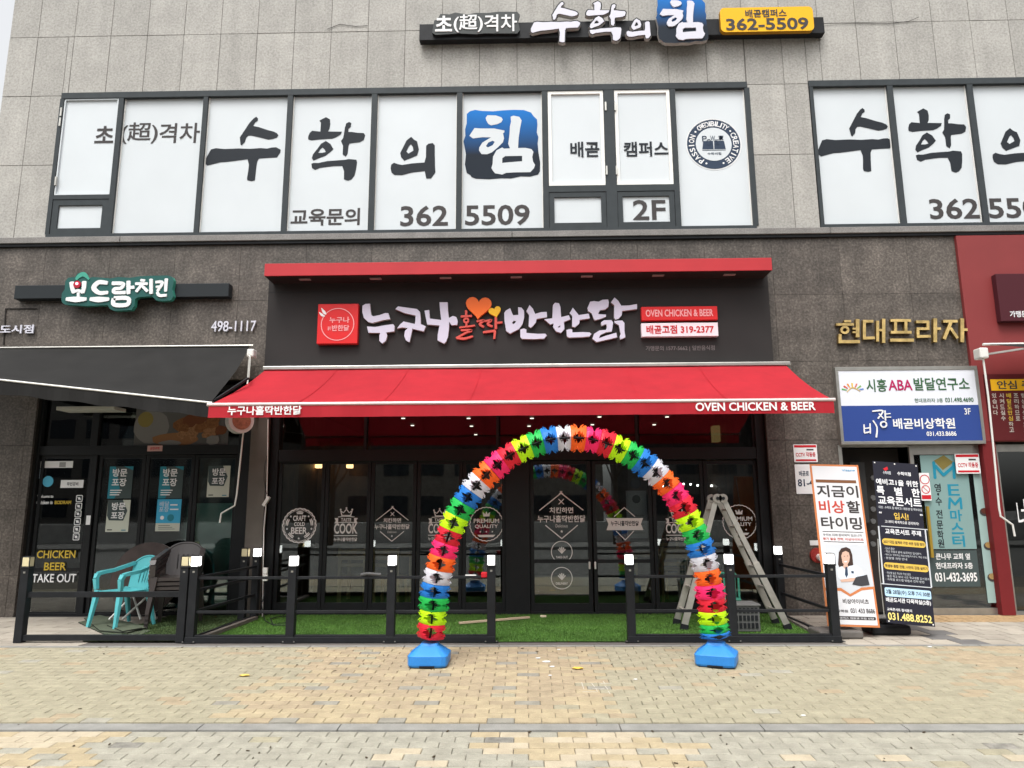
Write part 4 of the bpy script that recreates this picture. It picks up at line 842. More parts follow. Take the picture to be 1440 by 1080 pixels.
for i, cc in enumerate(((.1, .35, .1), (.6, .1, .05), (.7, .25, .02), (.7, .45, .05), (.6, .15, .1), (.2, .4, .1), (.1, .2, .5))):
    an = rad(165-i*25); mm = mat('ray_print_%d' % i, cc, .5); g.stroke([(c0.x+.09*math.cos(an), c0.z+.06*math.sin(an), .015), (c0.x+.15*math.cos(an), c0.z+.11*math.sin(an), .022)], FY(Yb), .004, .004, mm)
g.stroke([(c0.x-.08, c0.z-.01, .01), (c0.x, c0.z+.05, .015), (c0.x+.1, c0.z+.0, .01)], FY(Yb), .004, .005, mat('print_ochre', (.6, .4, .1), .5)); g.build('lettering', wbo)
g = G(); Yb = -.093; T(g, '배곧비상학원', 1256, 588, 1343, 603, Yb, print_w, .025, .004); T(g, '031.433.8686', 1303, 606.5, 1345, 613, Yb, print_w, .02, .004); T(g, '3F', 1356, 574, 1365, 583, Yb, print_w, .01, .004)
ST(g, [[(630,925,7),(632,965,7)], [(632,945,6),(658,942,6)], [(660,920,7),(662,970,7)], [(632,968,7),(660,962,7)], [(675,905,7),(695,940,7),(692,990,8)], [(672,858,7),(725,856,8),(700,895,7)], [(705,870,6),(728,895,6)], [(735,855,7),(738,905,7)], [(740,872,5),(762,870,5)], [(740,888,5),(765,888,5)], loop(728,925,15,14,7)], Yb, .004, .004, print_w, 3.6, 1040, 340)
g.build('lettering', bbo)
# entrance door (aluminium) and dark opening
AD = door('entrance_door', 1288, 1397, 626, 868, glass_t, .055, bot=.12, top=.13, Y=.05, fm=alu, pxy=740)
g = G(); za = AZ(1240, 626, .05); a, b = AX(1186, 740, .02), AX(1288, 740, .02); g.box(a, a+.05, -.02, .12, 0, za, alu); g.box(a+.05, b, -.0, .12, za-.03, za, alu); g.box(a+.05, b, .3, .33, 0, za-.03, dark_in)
q = at(1205, 655, 0); g.box(q.x, q.x+.2, .2, .29, AZ(1205, 735, .2), AZ(1205, 650, .2), mat('intercom_dark', (.04, .04, .04), .4)); g.build('entrance_frame', B)
g = G(); 
for y in (672, 700, 716, 733, 749, 765):
    q = at(1228, y, .18); g.disc(FY(.2), q.x, q.z, .035, .03, mat('mailbox_dot', (.1, .1, .1), .4), 0, 12)
g.build('call_button', B)
# entrance door contents
g = G(); f = FY(.04); a, b, z0, z1 = RC(1300, 640, 1366, 772, .04); mint = mat('print_mint', (.2, .31, .3), .5); g.rect(f, a, b, z0, z1, .002, mint)
a, b, z0, z1 = RC(1306, 774, 1376, 825, .04); g.rect(f, a, b, z0, z1, .002, dark_p); tealv = mat('print_deep_teal', (.02, .22, .32), .5)
ln(g, [(1335, 715), (1335.5, 700.5), (1343, 709.5), (1350.5, 700.5), (1352, 715)], 3.2, .04, tealv, .004)
for i, chh in enumerate('EM마스터'):
    if chh != 'M': T(g, chh, 1333+i*1.6, 681+i*18, 1349+i*2.0, 697+i*18, .04, tealv, .024 if i > 1 else .008, .004)
for i, chh in enumerate('영·수전문학원'):
    yy = [680, 693, 699, 717, 732, 746, 758][i]; hh = 4 if chh == '·' else 12; T(g, chh, 1314+i*.8+(3 if chh == '·' else 0), yy, 1323+i*.8-(3 if chh == '·' else 0), yy+hh, .04, print_k, .02, .004)
T(g, '큰나무 교회 옆', 1316, 778, 1364, 787, .04, print_w, .02, .004); T(g, '현대프라자 5층', 1316, 791, 1368, 800, .04, print_w, .02, .004); T(g, '031-432-3695', 1315, 805, 1374, 818, .04, print_w, .03, .004)
fq = lambda x, y: (at(x, y, .036).x, at(x, y, .036).z)
g.prism([fq(1313, 648), fq(1327, 640), fq(1341, 650), fq(1326, 661)], f, .004, .004, mat('print_olive', (.2, .16, .05))); ln(g, [(1313, 650), (1315, 672)], 4, .04, tealv, .005); ln(g, [(1341, 651), (1342, 672)], 4, .04, tealv, .006); ln(g, [(1315, 655), (1327, 668), (1341, 656)], 4, .04, tealv, .007)
g.build('film_print', AD)
g = G(); a, b, z0, z1 = RC(1378, 665, 1396, 850, .04); g.rect(f, AX(1372, 700, .04), AX(1388, 760, .04)+.04, z0+.02, z1, .003, mat('print_pale_teal', (.3, .42, .4), .5))
for y, cc in ((720, (.1, .03, .02)), (768, (.35, .22, .08)), (812, (.35, .24, .1))): q = at(1380, y, .04); q.x = (AX(1372, 700, .04)+AX(1388, 760, .04)+.04)/2+.035; g.disc(f, q.x, q.z, .07, .006, print_k2, n=14, ry=.055); g.disc(f, q.x, q.z+.015, .05, .008, mat('bowl_food_%d' % y, cc, .5, var=.3, vs=60), n=12, ry=.04)
g.build('side_film', AD)
g = G(); g.bar(at(1304, 712, -.02), at(1311, 784, -.02), .035, .03, mat('handle_brass', (.45, .3, .05), .3, .5)); g.bar(at(1305, 720, -.02), at(1305, 720, .04), .02, .02, gold); g.bar(at(1310, 775, -.02), at(1310, 775, .04), .02, .02, gold); g.build('handle', AD)
def cctv(box, Y, label, kind=0):
    o = thing('notice', at((box[0]+box[2])/2, box[3], Y), label, 'notice'); a, b, z0, z1 = RC(*box, Y); w, h = b-a, z1-z0; f = FY(Y); g = G(); g.rrect(f, a, b, z0, z1, .01, .006, print_w, 0); g.build('plate', o); g = G()
    if kind == 0:
        g.rect(f, a+.01, b-.01, z1-.17*h, z1-.04*h, .008, print_r); g.text('CCTV 작동중', f, a+.08*w, b-.08*w, z0+.3*h, z0+.56*h, .008, print_r, .03); g.rect(f, a+.02, b-.02, z0+.06*h, z0+.16*h, .008, print_r); g.rect(f, a+.55*w, a+.85*w, z0+.66*h, z0+.74*h, .008, print_k2)
    elif kind == 1:
        g.text('배곧로', f, a+.2*w, b-.3*w, z0+.6*h, z0+.78*h, .008, navy, .02); g.text('81-4', f, a+.1*w, b-.1*w, z0+.25*h, z0+.5*h, .008, navy, .03)
    else:
        g.ring(f, (a+b)/2, z0+.76*h, .16*h, .03*h, .008, print_r, 20); g.ring(f, (a+b)/2, z0+.4*h, .14*h, .03*h, .008, print_r, 20); g.stroke([((a+b)/2-.1*h, z0+.5*h, .02*h), ((a+b)/2+.1*h, z0+.3*h, .02*h)], f, .009, .009, print_r); g.rect(f, a+.005, b-.005, z0+.02, z0+.2*h, .008, print_r)
    g.build('notice_print', o)
cctv((1116, 625, 1149, 650), -.006, 'red and white camera notice on the brown granite pier right of the red awning'); cctv((1343.5, 638, 1377.5, 666), .0, 'red and white camera notice on the top corner of the entrance door glass'); cctv((1294, 665, 1308, 704), -.0, 'narrow white notice with red symbols at the edge of the entrance door', 2)
cctv((1118.5, 653, 1146, 694.5), -.01, 'white address number plate behind the top of the white banner', 1)
# red alarm horn on the wall
HN = thing('wall_hydrant_outlet', at(1152, 783, -.05), 'red round wall outlet with pale nozzle behind the white banner', 'outlet')
q = at(1150, 781, -.03); g = G(); g.disc(FY(0), q.x, q.z, .1, .05, mat('outlet_red', (.3, .03, .025), .45), 0, 20); g.build('flange', HN); g = G(); g.tube([(q.x+.01, -.04, q.z-.02), (q.x+.01, -.14, q.z-.03)], .045, alu_w, 12); g.tube([(q.x+.01, -.141, q.z-.03), (q.x+.01, -.146, q.z-.03)], .025, black_paint, 10); g.build('nozzle', HN)
g = G(); a, b, z0, z1 = RC(1139, 760, 1160, 767, -.01); g.box(a, b, -.012, 0, z0, z1, print_w, .002); tag(g.build('small_label_plate'), 'small blank white plate on the granite just above the red outlet', 'plate')

# ================================================================== RIGHT SHOP
pr = mat('pillar_red', (.16, .02, .022), .5, var=.06, vs=3); pr2 = mat('fascia_red', (.21, .033, .033), .55, var=.05, vs=2)
xr0 = AX(1361, 475, -.05); zf0, zf1 = AZ(1400, 621, -.05), AZ(1400, 331, -.05)
RF = thing('red_fascia', (xr0+1, 0, zf0), 'dark red painted fascia and pillar of the shop at the right picture edge', 'fascia')
g = G(); g.box(xr0, XR-.4, -.06, -.002, zf0, zf1, pr2, .003); g.build('fascia_panel', RF)
g = G(); g.box(AX(1381, 740, -.06)+.13, AX(1407, 740, -.06)+.06, -.07, .25, 0, zf0-.002, pr, .003); g.build('pillar', RF)
RSG = thing('shop_sign', at(1425, 450, -.15), 'maroon box sign with small white print on the red fascia at the right edge', 'sign')
a, b, z0, z1 = RC(1404, 384, 1560, 451, -.16); g = G(); g.box(a, b, -.16, -.061, z0, z1, mat('sign_maroon', (.07, .018, .024), .4), .006); g.build('box', RSG)
g = G(); T(g, '가맹문의', 1420, 437, 1452, 446, -.16, print_w, .02, .004); g.build('lettering', RSG)
RA = thing('awning', at(1420, 500, -.3), 'dark awning with white bar over the right edge shop', 'awning')
zr = AZ(1410, 484, -.3); x0 = AX(1377, 484, -.3); g = G(); g.tube([(x0+.05, -.3, zr), (XR-.4, -.3, zr+.02)], .018, alu_w, 8); g.build('housing', RA)
g = G(); e0 = Vector((x0+.12, -.3, zr)); e1 = Vector((XR-.4, -.3, zr)); g.face([e0, e1, e1+Vector((0, -1.1, -.42)), e0+Vector((1.1, -1.1, -.42))], kf); g.build('canopy_fabric', RA)
g = G(); q = at(1380, 497, -.33); g.box(q.x-.06, q.x+.06, -.4, -.24, q.z-.08, q.z+.07, alu_w, .02); g.bar(q+Vector((.03, 0, -.02)), q+Vector((.9, -.5, .05)), .03, .025, alu); g.build('bracket', RA)
g = G(); g.tube([at(1382, 500, -.35), at(1390, 560, -.35), at(1398, 640, -.35), at(1405, 715, -.35), at(1407, 726, -.35), at(1424, 738, -.35), at(1427, 754, -.35)], .013, alu_w, 7); g.build('crank_rod', RA)
TB = thing('text_board', at(1430, 616, -.0), 'dark red board with yellow header and columns of pale characters under the right awning', 'sign')
a, b, z0, z1 = RC(1389, 528, 1500, 617, -.08); g = G(); g.box(a, b, -.09, -.061, zf0+.01, z1+.02, mat('board_darkred', (.09, .008, .01), .5)); g.build('panel', TB)
g = G(); a2, b2, c2_, d2 = RC(1393, 533, 1500, 549, -.09); g.rect(FY(-.09), a2, b2, c2_, d2, .003, MATS['print_yellow']); T(g, '안심 주문', 1402, 535, 1466, 547, -.09, print_k2, .03, .005); g.build('header', TB)
g = G()
for i, s_ in enumerate(('있습니다', '시켜드실수', '배달도안심하고', '조리하므로', '항상위생적으로')):
    for j, chh in enumerate(s_):
        x = 1398+i*10.2+j*.7; y = 553+j*8; T(g, chh, x-3.2, y, x+3.2, y+6.5, -.09, yel if i == 2 and j < 5 else mat('print_beige', (.45, .4, .36), .5), .02, .004)
g.build('lettering', TB)
RD = door('entrance_door', 1409, 1500, 625, 868, glass_m, .05, Y=.1, pxy=740, fm=alu, top=.1, bot=.08)
g = G(); Yr_ = .09; T(g, '너와', 1431, 702, 1460, 745, Yr_, print_w, .0, .003); a, b, z0, z1 = RC(1418, 645, 1470, 663, .5); g.build('decal', RD)
g = G(); a, b, z0, z1 = RC(1410, 650, 1500, 657, .9); g.box(a, b, 1.4, 1.45, z0-.6, z1, brick_in); a, b, z0, z1 = RC(1401, 634, 1440, 655, 2.0); g.box(a-.2, b, 1.3, 1.38, z0, z1, mat('lit_menu', (.55, .42, .12), .5, emit=.35)); tag(g.build('lit_menu_board'), 'dim lit yellow menu board inside the shop at the right edge', 'menu board')
for z in (0,):
    g = G(); g.box(XR-.5, XR, -.0, .3, -.2, ztop, granite_dark); g.build('end_pier', B)

# ================================================================== GROUND
asph = mat('asphalt', (.11, .108, .1), .9, var=.15, vs=2); sand = mat('joint_sand', (.13, .115, .09), .95, var=.2, vs=5)
g = G(); g.face([(-400, -400, -.75), (400, -400, -.75), (400, 400, -.75), (-400, 400, -.75)], mat('far_ground', (.12, .115, .11), .9)); tag(g.build('ground'), kind='structure')
YB0, YK1, YK0, YEND = ongr(700, 909.5).y, ongr(700, 1019).y, ongr(700, 1028.5).y, -8.2
g = G(); a, b = -14, 14
g.face([(a, YEND, gz(YEND)-.012), (b, YEND, gz(YEND)-.012), (b, -2.2, gz(-2.2)-.012), (a, -2.2, gz(-2.2)-.012)], sand); SW = tag(g.build('sidewalk', origin=(0, 0, 0)), kind='structure')
bc = dict(
 sage=mat('paver_sage', (.29, .265, .188), .85, var=.13, vs=9, sp=.16, ss=160, bump=.3, bs=150), grey=mat('paver_grey', (.29, .276, .225), .85, var=.16, vs=8, sp=.16, ss=160, bump=.3, bs=150),
 tan=mat('paver_tan', (.315, .255, .17), .85, var=.13, vs=9, sp=.14, ss=160, bump=.3, bs=150), yellow=mat('paver_yellow', (.35, .288, .185), .85, var=.12, vs=9, sp=.14, ss=160, bump=.3, bs=150),
 cream=mat('paver_cream', (.385, .33, .24), .85, var=.1, vs=9, sp=.12, ss=160), slate=mat('paver_slate', (.235, .222, .185), .85, var=.15, vs=9, sp=.15, ss=160), stain=mat('paver_stained', (.2, .19, .165), .85, var=.3, vs=14, sp=.2, ss=160))
bl = list(bc)
p1, p2 = ongr(440, 912), ongr(300, 1015); q1, q2 = ongr(850, 912), ongr(850, 1015); r1, r2 = ongr(1290, 912), ongr(1460, 1000)
def bx(A_, C_, y): return A_.x+(C_.x-A_.x)*(y-A_.y)/(C_.y-A_.y)
lows = [AX(0, 0)]; k1, k2, k3 = ongr(150, 1050).x, ongr(700, 1040).x, ongr(960, 1040).x
def bcol(x, y, i, j):
    rr = random.random(); e = random.uniform(-.25, .25)
    if y > YK0:
        if bx(p1, p2, y)+e < x < bx(q1, q2, y)+e:
            if j % 4 == 2 and (i+(j//4) % 2) % 4 == 0: return 'slate'
            return 'yellow' if rr < (.75 if y < -3.9 else .3) else ('tan' if rr < .97 else 'sage')
        if x > bx(r1, r2, y)+e: return 'tan' if rr < .8 else 'sage'
        return 'sage' if rr < .93 else ('tan' if rr < .98 else 'grey')
    if x < k1+e*.5 or k2+e*.5 < x < k3+e: return 'cream' if rr < .45 else ('yellow' if rr < .93 else 'grey')
    return 'grey' if rr < .86 else ('cream' if rr < .93 else ('sage' if rr < .985 else 'stain'))
bricks = []
def row(y, j):
    off = .1*(j % 2)+random.uniform(-.004, .004); n0 = int(-12/.2); 
    for i in range(n0, -n0):
        x = i*.2+off
        if abs(x) > 6.2+(abs(y)<4)*4.5: continue
        bricks.append((x, y, i, j))
y = YB0-.05; j = 0
while y-.05 > YK1: row(y, j); y -= .1005; j += 1
y = YK0-.055; y_low = y
while y > YEND: row(y, j); y -= .1005; j += 1
bricks.sort(key=lambda b_: (b_[1] < -6.0, -(1/((Vector((b_[0], b_[1], 0))-Vector((0, -10, 0))).length))))
vis = [b_ for b_ in bricks if b_[1] > -5.85 and abs(b_[0]) < .76*(b_[1]+10)]
vis.sort(key=lambda b_: (b_[0]**2*.3+(b_[1]+10)**2)); near = set(vis[:298])
def brick_mesh(key):
    g = G(); c = .004; X_, Y_, H = .098, .0462, .0
    top = [(-X_+c, -Y_+c), (X_-c, -Y_+c), (X_-c, Y_-c), (-X_+c, Y_-c)]; bo = [(-X_, -Y_), (X_, -Y_), (X_, Y_), (-X_, Y_)]
    g.v = [Vector((u, v, H+SL*v)) for u, v in top]+[Vector((u, v, H-.004+SL*v)) for u, v in bo]+[Vector((u, v, -.03)) for u, v in bo]
    g.f = [(0, 1, 2, 3)]+[(4+q, 4+(q+1) % 4, (q+1) % 4, q) for q in range(4)]+[(8+q, 8+(q+1) % 4, 4+(q+1) % 4, 4+q) for q in range(4)]; g.mats = [bc[key]]; g.m = [0]*9; return g
BMSH = {}
for key in bl:
    g = brick_mesh(key); me = bpy.data.meshes.new('brick'); me.from_pydata(g.v, [], g.f); me.materials.append(bc[key]); BMSH[key] = me
big = G(); big.mats = [bc[k_] for k_ in bl]; tmpl = brick_mesh('sage')
for b_ in bricks:
    x, y, i, j = b_; key = bcol(x, y, i, j); z = gz(y)+random.uniform(-.0012, .0012); rz = random.uniform(-.006, .006)
    if b_ in near:
        o = bpy.data.objects.new('brick', BMSH[key]); col.objects.link(o); o.parent = SW; o.location = (x, y, z); o.rotation_euler = (0, 0, rz)
    else:
        n = len(big.v); c_, s_ = math.cos(rz), math.sin(rz); big.v += [Vector((x+v.x*c_-v.y*s_, y+v.x*s_+v.y*c_, z+v.z)) for v in tmpl.v]; big.f += [tuple(n+q for q in f) for f in tmpl.f]; big.m += [bl.index(key)]*9
tag(big.build('far_bricks', SW, origin=(0, 0, 0)), kind='stuff')
kerb_m = mat('kerb_concrete', (.225, .222, .205), .85, var=.15, vs=6, sp=.12, ss=120)
x = -6.35
while x < 7: 
    g = G(); za, zb_ = gz(YK0)+.006, gz(YK1)+.006; dx = 1.0
    g.v = [Vector(p) for p in ((x+.004, YK0+.012, za), (x+dx-.004, YK0+.012, za), (x+dx-.004, YK1, zb_), (x+.004, YK1, zb_), (x+.004, YK0+.012, za-.08), (x+dx-.004, YK0+.012, za-.08), (x+dx-.004, YK1, za-.08), (x+.004, YK1, za-.08))]
    g.f = [(0, 1, 2, 3), (4, 5, 1, 0), (5, 6, 2, 1), (6, 7, 3, 2), (7, 4, 0, 3)]; g.mats = [kerb_m]; g.m = [0]*5; g.build('kerb_stone', SW); x += dx
# border strip at terrace edge
x = -9.3
while x < 10: g = G(); g.box(x+.004, x+.996, YB0+.004, YB0+.06, -.2, .002, kerb_m, .003); g.build('edging_stone', SW); x += 1.0
# terrace slab
TY = YB0+.062
g = G(); g.box(-12, 12, TY, .1, -.2, -.008, mat('terrace_joint', (.12, .11, .1), .9)); TS = tag(g.build('pavement', origin=(0, 0, 0)), kind='structure')
tb = mat('tile_beige', (.33, .295, .245), .8, var=.12, vs=4, sp=.1, ss=90, objvar=.12); td = mat('tile_dark', (.14, .135, .13), .8, var=.15, vs=5); ttan = mat('tile_tactile', (.34, .23, .12), .85, var=.3, vs=25)
TX0, TX1 = onz(278, 897).x-.03, onz(1163, 897).x+.03
def tiles(x0, x1, dx, dy, dark):
    y = TY+.002; j = 0
    while y < -.02:
        y2 = min(y+dy, -.01); x = x0-(j % 2)*dx/2
        while x < x1:
            a, b = max(x, x0), min(x+dx, x1)
            if b-a > .03:
                g = G(); mm = dark(a, b, y) or tb; g.box(a+.006, b-.006, y+.007, y2-.007, -.02, -.001+random.uniform(-.001, .001), mm); g.build('tile', TS)
            x += dx
        y += dy; j += 1
d1 = onz(1318, 893); 
tiles(TX1+.02, 8.6, .3, .3, lambda a, b, y: td if (abs((a+b)/2-d1.x-(y+1.9)*.0) < .16 or abs((a+b)/2-d1.x-2.1) < .16) else (ttan if -.7 < y < -.3 and (a+b)/2 > onz(1240, 880).x else None))
tiles(-8.9, TX0-1.05, .6, .15, lambda a, b, y: td if abs((a+b)/2+5.0) < .01 or (int(y*7) % 5 == 0 and a > -5.2) else None)
# turf
YFe = onz(700, 903).y+.03
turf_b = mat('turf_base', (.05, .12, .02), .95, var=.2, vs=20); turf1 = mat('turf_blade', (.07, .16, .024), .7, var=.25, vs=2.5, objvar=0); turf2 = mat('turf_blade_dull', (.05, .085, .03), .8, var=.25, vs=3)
import numpy as np
rng = np.random.default_rng(3)
def turf(name, x0, x1, y0, y1, n, bm_, bl_):
    xs_ = rng.uniform(x0, x1, n); ys_ = rng.uniform(y0, y1, n); an = rng.uniform(0, 6.28, n); h = rng.uniform(.012, .024, n); w = .0035; lx = rng.normal(0, .008, n); ly = rng.normal(0, .008, n)
    co = np.zeros((n, 3, 3)); co[:, 0] = np.stack([xs_-w*np.cos(an), ys_-w*np.sin(an), np.full(n, .003)], 1); co[:, 1] = np.stack([xs_+w*np.cos(an), ys_+w*np.sin(an), np.full(n, .003)], 1); co[:, 2] = np.stack([xs_+lx, ys_+ly, .003+h], 1)
    base = np.array([[x0, y0, .004], [x1, y0, .004], [x1, y1, .004], [x0, y1, .004]])
    V = np.concatenate([co.reshape(-1, 3), base]); me = bpy.data.meshes.new(name)
    F = [(3*i, 3*i+1, 3*i+2) for i in range(n)]+[(3*n, 3*n+1, 3*n+2, 3*n+3)]
    me.from_pydata(V.tolist(), [], F); me.materials.append(bl_); me.materials.append(bm_); me.polygons[n].material_index = 1
    o = bpy.data.objects.new(name, me); col.objects.link(o); return o
tag(turf('artificial_turf', TX0, TX1, YFe-.02, YG-.08, 90000, turf_b, turf1), 'bright green artificial turf covering the fenced terrace', 'turf', kind='stuff')
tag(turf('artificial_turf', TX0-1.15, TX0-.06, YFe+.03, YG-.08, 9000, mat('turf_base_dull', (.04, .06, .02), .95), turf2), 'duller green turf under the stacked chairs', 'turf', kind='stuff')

# ================================================================== FENCES WITH POST LAMPS
YFe = onz(700, 903).y+.03
lampm = mat('lamp_lit', (1, .98, .94), .4, emit=2.6); lampo = mat('lamp_unlit', (.6, .53, .33), .4)
PH = AZ(550, 797.5, YFe)
def post(parent, x, y, lit=True, h=None, rot=0):
    h = PH if h is None else h
    g = G(); g.box(x-.045, x+.045, y-.045, y+.045, 0, h, black_paint, .004); o = g.build('post', parent, origin=(x, y, 0))
    g = G(); g.box(x-.05, x+.05, y-.05, y+.05, h, h+.02, black_paint, .004); g.box(x-.044, x+.044, y-.044, y+.044, h+.125, h+.134, black_paint, .004); g.build('lamp_cap', o)
    g = G(); g.box(x-.042, x+.042, y-.042, y+.042, h+.021, h+.124, lampm if lit else lampo, .006); g.build('lamp_shade', o)
    g = G(); [g.box(x+sx*.0435-.004, x+sx*.0435+.004, y-.046, y-.038, h+.021, h+.124, black_paint) for sx in (-1, 1)]; g.box(x-.012, x+.012, y-.047, y-.044, h-.05, h-.03, alu); g.build('lamp_fitting', o)
def rail(parent, x0, x1, y, z, t=.03, h=.03):
    g = G(); g.box(x0, x1, y-t/2, y+t/2, z-h/2, z+h/2, black_paint, .002); g.build('rail', parent)
zr1, zr2 = AZ(550, 812, YFe), AZ(550, 860, YFe); fx = lambda px: AX(px, 860, YFe)
def front(posts, label, rz=(zr1, zr2)):
    F_ = thing('fence', (fx(posts[0]), YFe, 0), label, 'fence'); 
    for p in posts: post(F_, fx(p), YFe)
    for z in rz: rail(F_, fx(posts[0])+.046, fx(posts[-1])-.046, YFe, z)
    rail(F_, fx(posts[0])-.045, fx(posts[-1])+.045, YFe-.052, .03, .012, .06)
    rail(F_, fx(posts[0])+.046, fx(posts[-1])-.046, YFe, .05, .05, .05)
    for p in posts: g = G(); g.box(fx(p)-.075, fx(p)+.075, YFe-.072, YFe+.07, .0, .008, black_paint); [g.box(fx(p)+sx*.06-.007, fx(p)+sx*.06+.007, YFe-.066, YFe-.052, .008, .018, alu) for sx in (-1, 1)]; g.build('base_plate', F_)
    return F_
front((271, 410, 550, 691), 'black metal fence with four lit post lamps, left of the terrace gap')
front((887, 1029, 1172), 'black metal fence with three lit post lamps, right of the terrace gap')
LF = thing('fence', (fx(33), YFe, 0), 'low black fence frame in front of the plastic chairs with two unlit lamps', 'fence')
post(LF, fx(32), YFe, False); post(LF, fx(257.5), YFe, False); zz_ = AZ(140, 836, YFe); rail(LF, fx(32)+.046, fx(257.5)-.046, YFe, zz_, .03, .06); rail(LF, fx(32)+.046, fx(257.5)-.046, YFe, .05, .05, .06)
bp_ = onz(358, 866); YBk = min(bp_.y, -.25)
LFS = thing('fence', (fx(271), YBk, 0), 'side fence running back to the wall at the left end of the terrace', 'fence')
xb2 = AX(362, 778, YBk); xb3 = AX(351, 778, YBk)
def side(parent, xa_, xb_, rz):
    for z in rz: g = G(); g.bar((xa_, YFe+.046, z), (xb_, YBk-.046, z), .03, .03, black_paint); g.build('rail', parent)
post(LFS, xb2, YBk, True); side(LFS, fx(271), xb2, (zr1, AZ(271, 831, YFe), zr2, .04))
LFU = thing('lamp_post', (xb3-.09, YBk, 0), 'short black post with an unlit lamp beside the back corner of the side fence', 'lamp post'); post(LFU, xb3-.05, YBk-.01, False)
RFS = thing('fence', (fx(1172), YBk, 0), 'side fence running back to the wall at the right end of the terrace', 'fence')
xb4 = AX(1094, 775, YBk); post(RFS, xb4, YBk, True); side(RFS, fx(1172), xb4, (zr1, zr2, .04))
# clutter on rails
g = G(); q = at(523, 811, YFe); g.tube([(q.x-.12, YFe, q.z+.02), (q.x-.05, YFe-.02, q.z+.035), (q.x+.1, YFe, q.z+.02)], .018, mat('cloth_dark', (.08, .08, .08), .9), 7); tag(g.build('work_glove'), 'dark glove lying on the fence rail left of the third lamp', 'glove')
g = G(); q = at(681, 811, YFe); g.box(q.x-.035, q.x+.035, YFe-.03, YFe+.03, q.z+.01-.02, q.z+.05, print_r, .012); tag(g.build('tape_roll'), 'small red tape case sitting on the rail beside the arch', 'tape')
g = G(); q = at(662, 811, YFe); g.box(q.x-.06, q.x+.06, YFe-.012, YFe+.012, zr1+.016, zr1+.026, print_w); tag(g.build('white_marker'), 'thin white stick resting on the rail beside the red tape case', 'stick')

# ================================================================== RAINBOW ARCH
cols7 = [('red', (.75, .02, .045)), ('yellow', (.6, .95, .01)), ('green', (.02, .5, .09)), ('blue', (.02, .2, .62)), ('white', (.66, .68, .74)), ('orange', (.95, .16, .02)), ('pink', (.95, .03, .18))]
am = [mat('pleat_'+n, c, .35, transl=.3) for n, c in cols7]
path = [(604.5,897),(606.6,886),(607.5,868),(610,849),(611.5,830),(615,812),(619.5,792),(624.5,773),(630,755),(638,735),(648,716),(657.5,700),(670,683),(683.5,668),(699,654),(716,641),(736,630.5),(755,623),(773,618),(793,616),(813,615.5),(833,618),(852,623),(871,631),(889,640),(906.6,651),(922,664.5),(936.6,679.5),(949.5,696),(961,714),(970,733),(978.5,752),(985.5,771),(991,791),(995.5,812),(999,832),(1000.8,851),(1002.5,869),(1004.5,885),(1005.5,893.5),(1006.5,899)]
YA = -2.86
C3 = [at(x, y, YA) for x, y in path]
AR = thing('rainbow_arch', ((C3[0].x+C3[-1].x)/2, YA, gz(YA)), 'rainbow arch of pleated vinyl segments on two blue bases in front of the shop', 'arch')
notch = [(0, 0), (.04, .05), (.08, .0), (.12, .02), (.17, .22), (.22, .1), (.28, .33), (.34, .17), (.40, .27), (.44, .42), (.56, .42), (.60, .27), (.66, .17), (.72, .33), (.78, .1), (.83, .22), (.88, .02), (.92, 0), (.96, .05), (1, 0)]
n_s = len(C3)
mids = [C3[0]]+[(C3[i]+C3[i+1])/2 for i in range(1, n_s-2)]+[C3[-1]]
bounds = [C3[0]]+[(C3[i]+C3[i+1])/2 for i in range(1, n_s-1)]
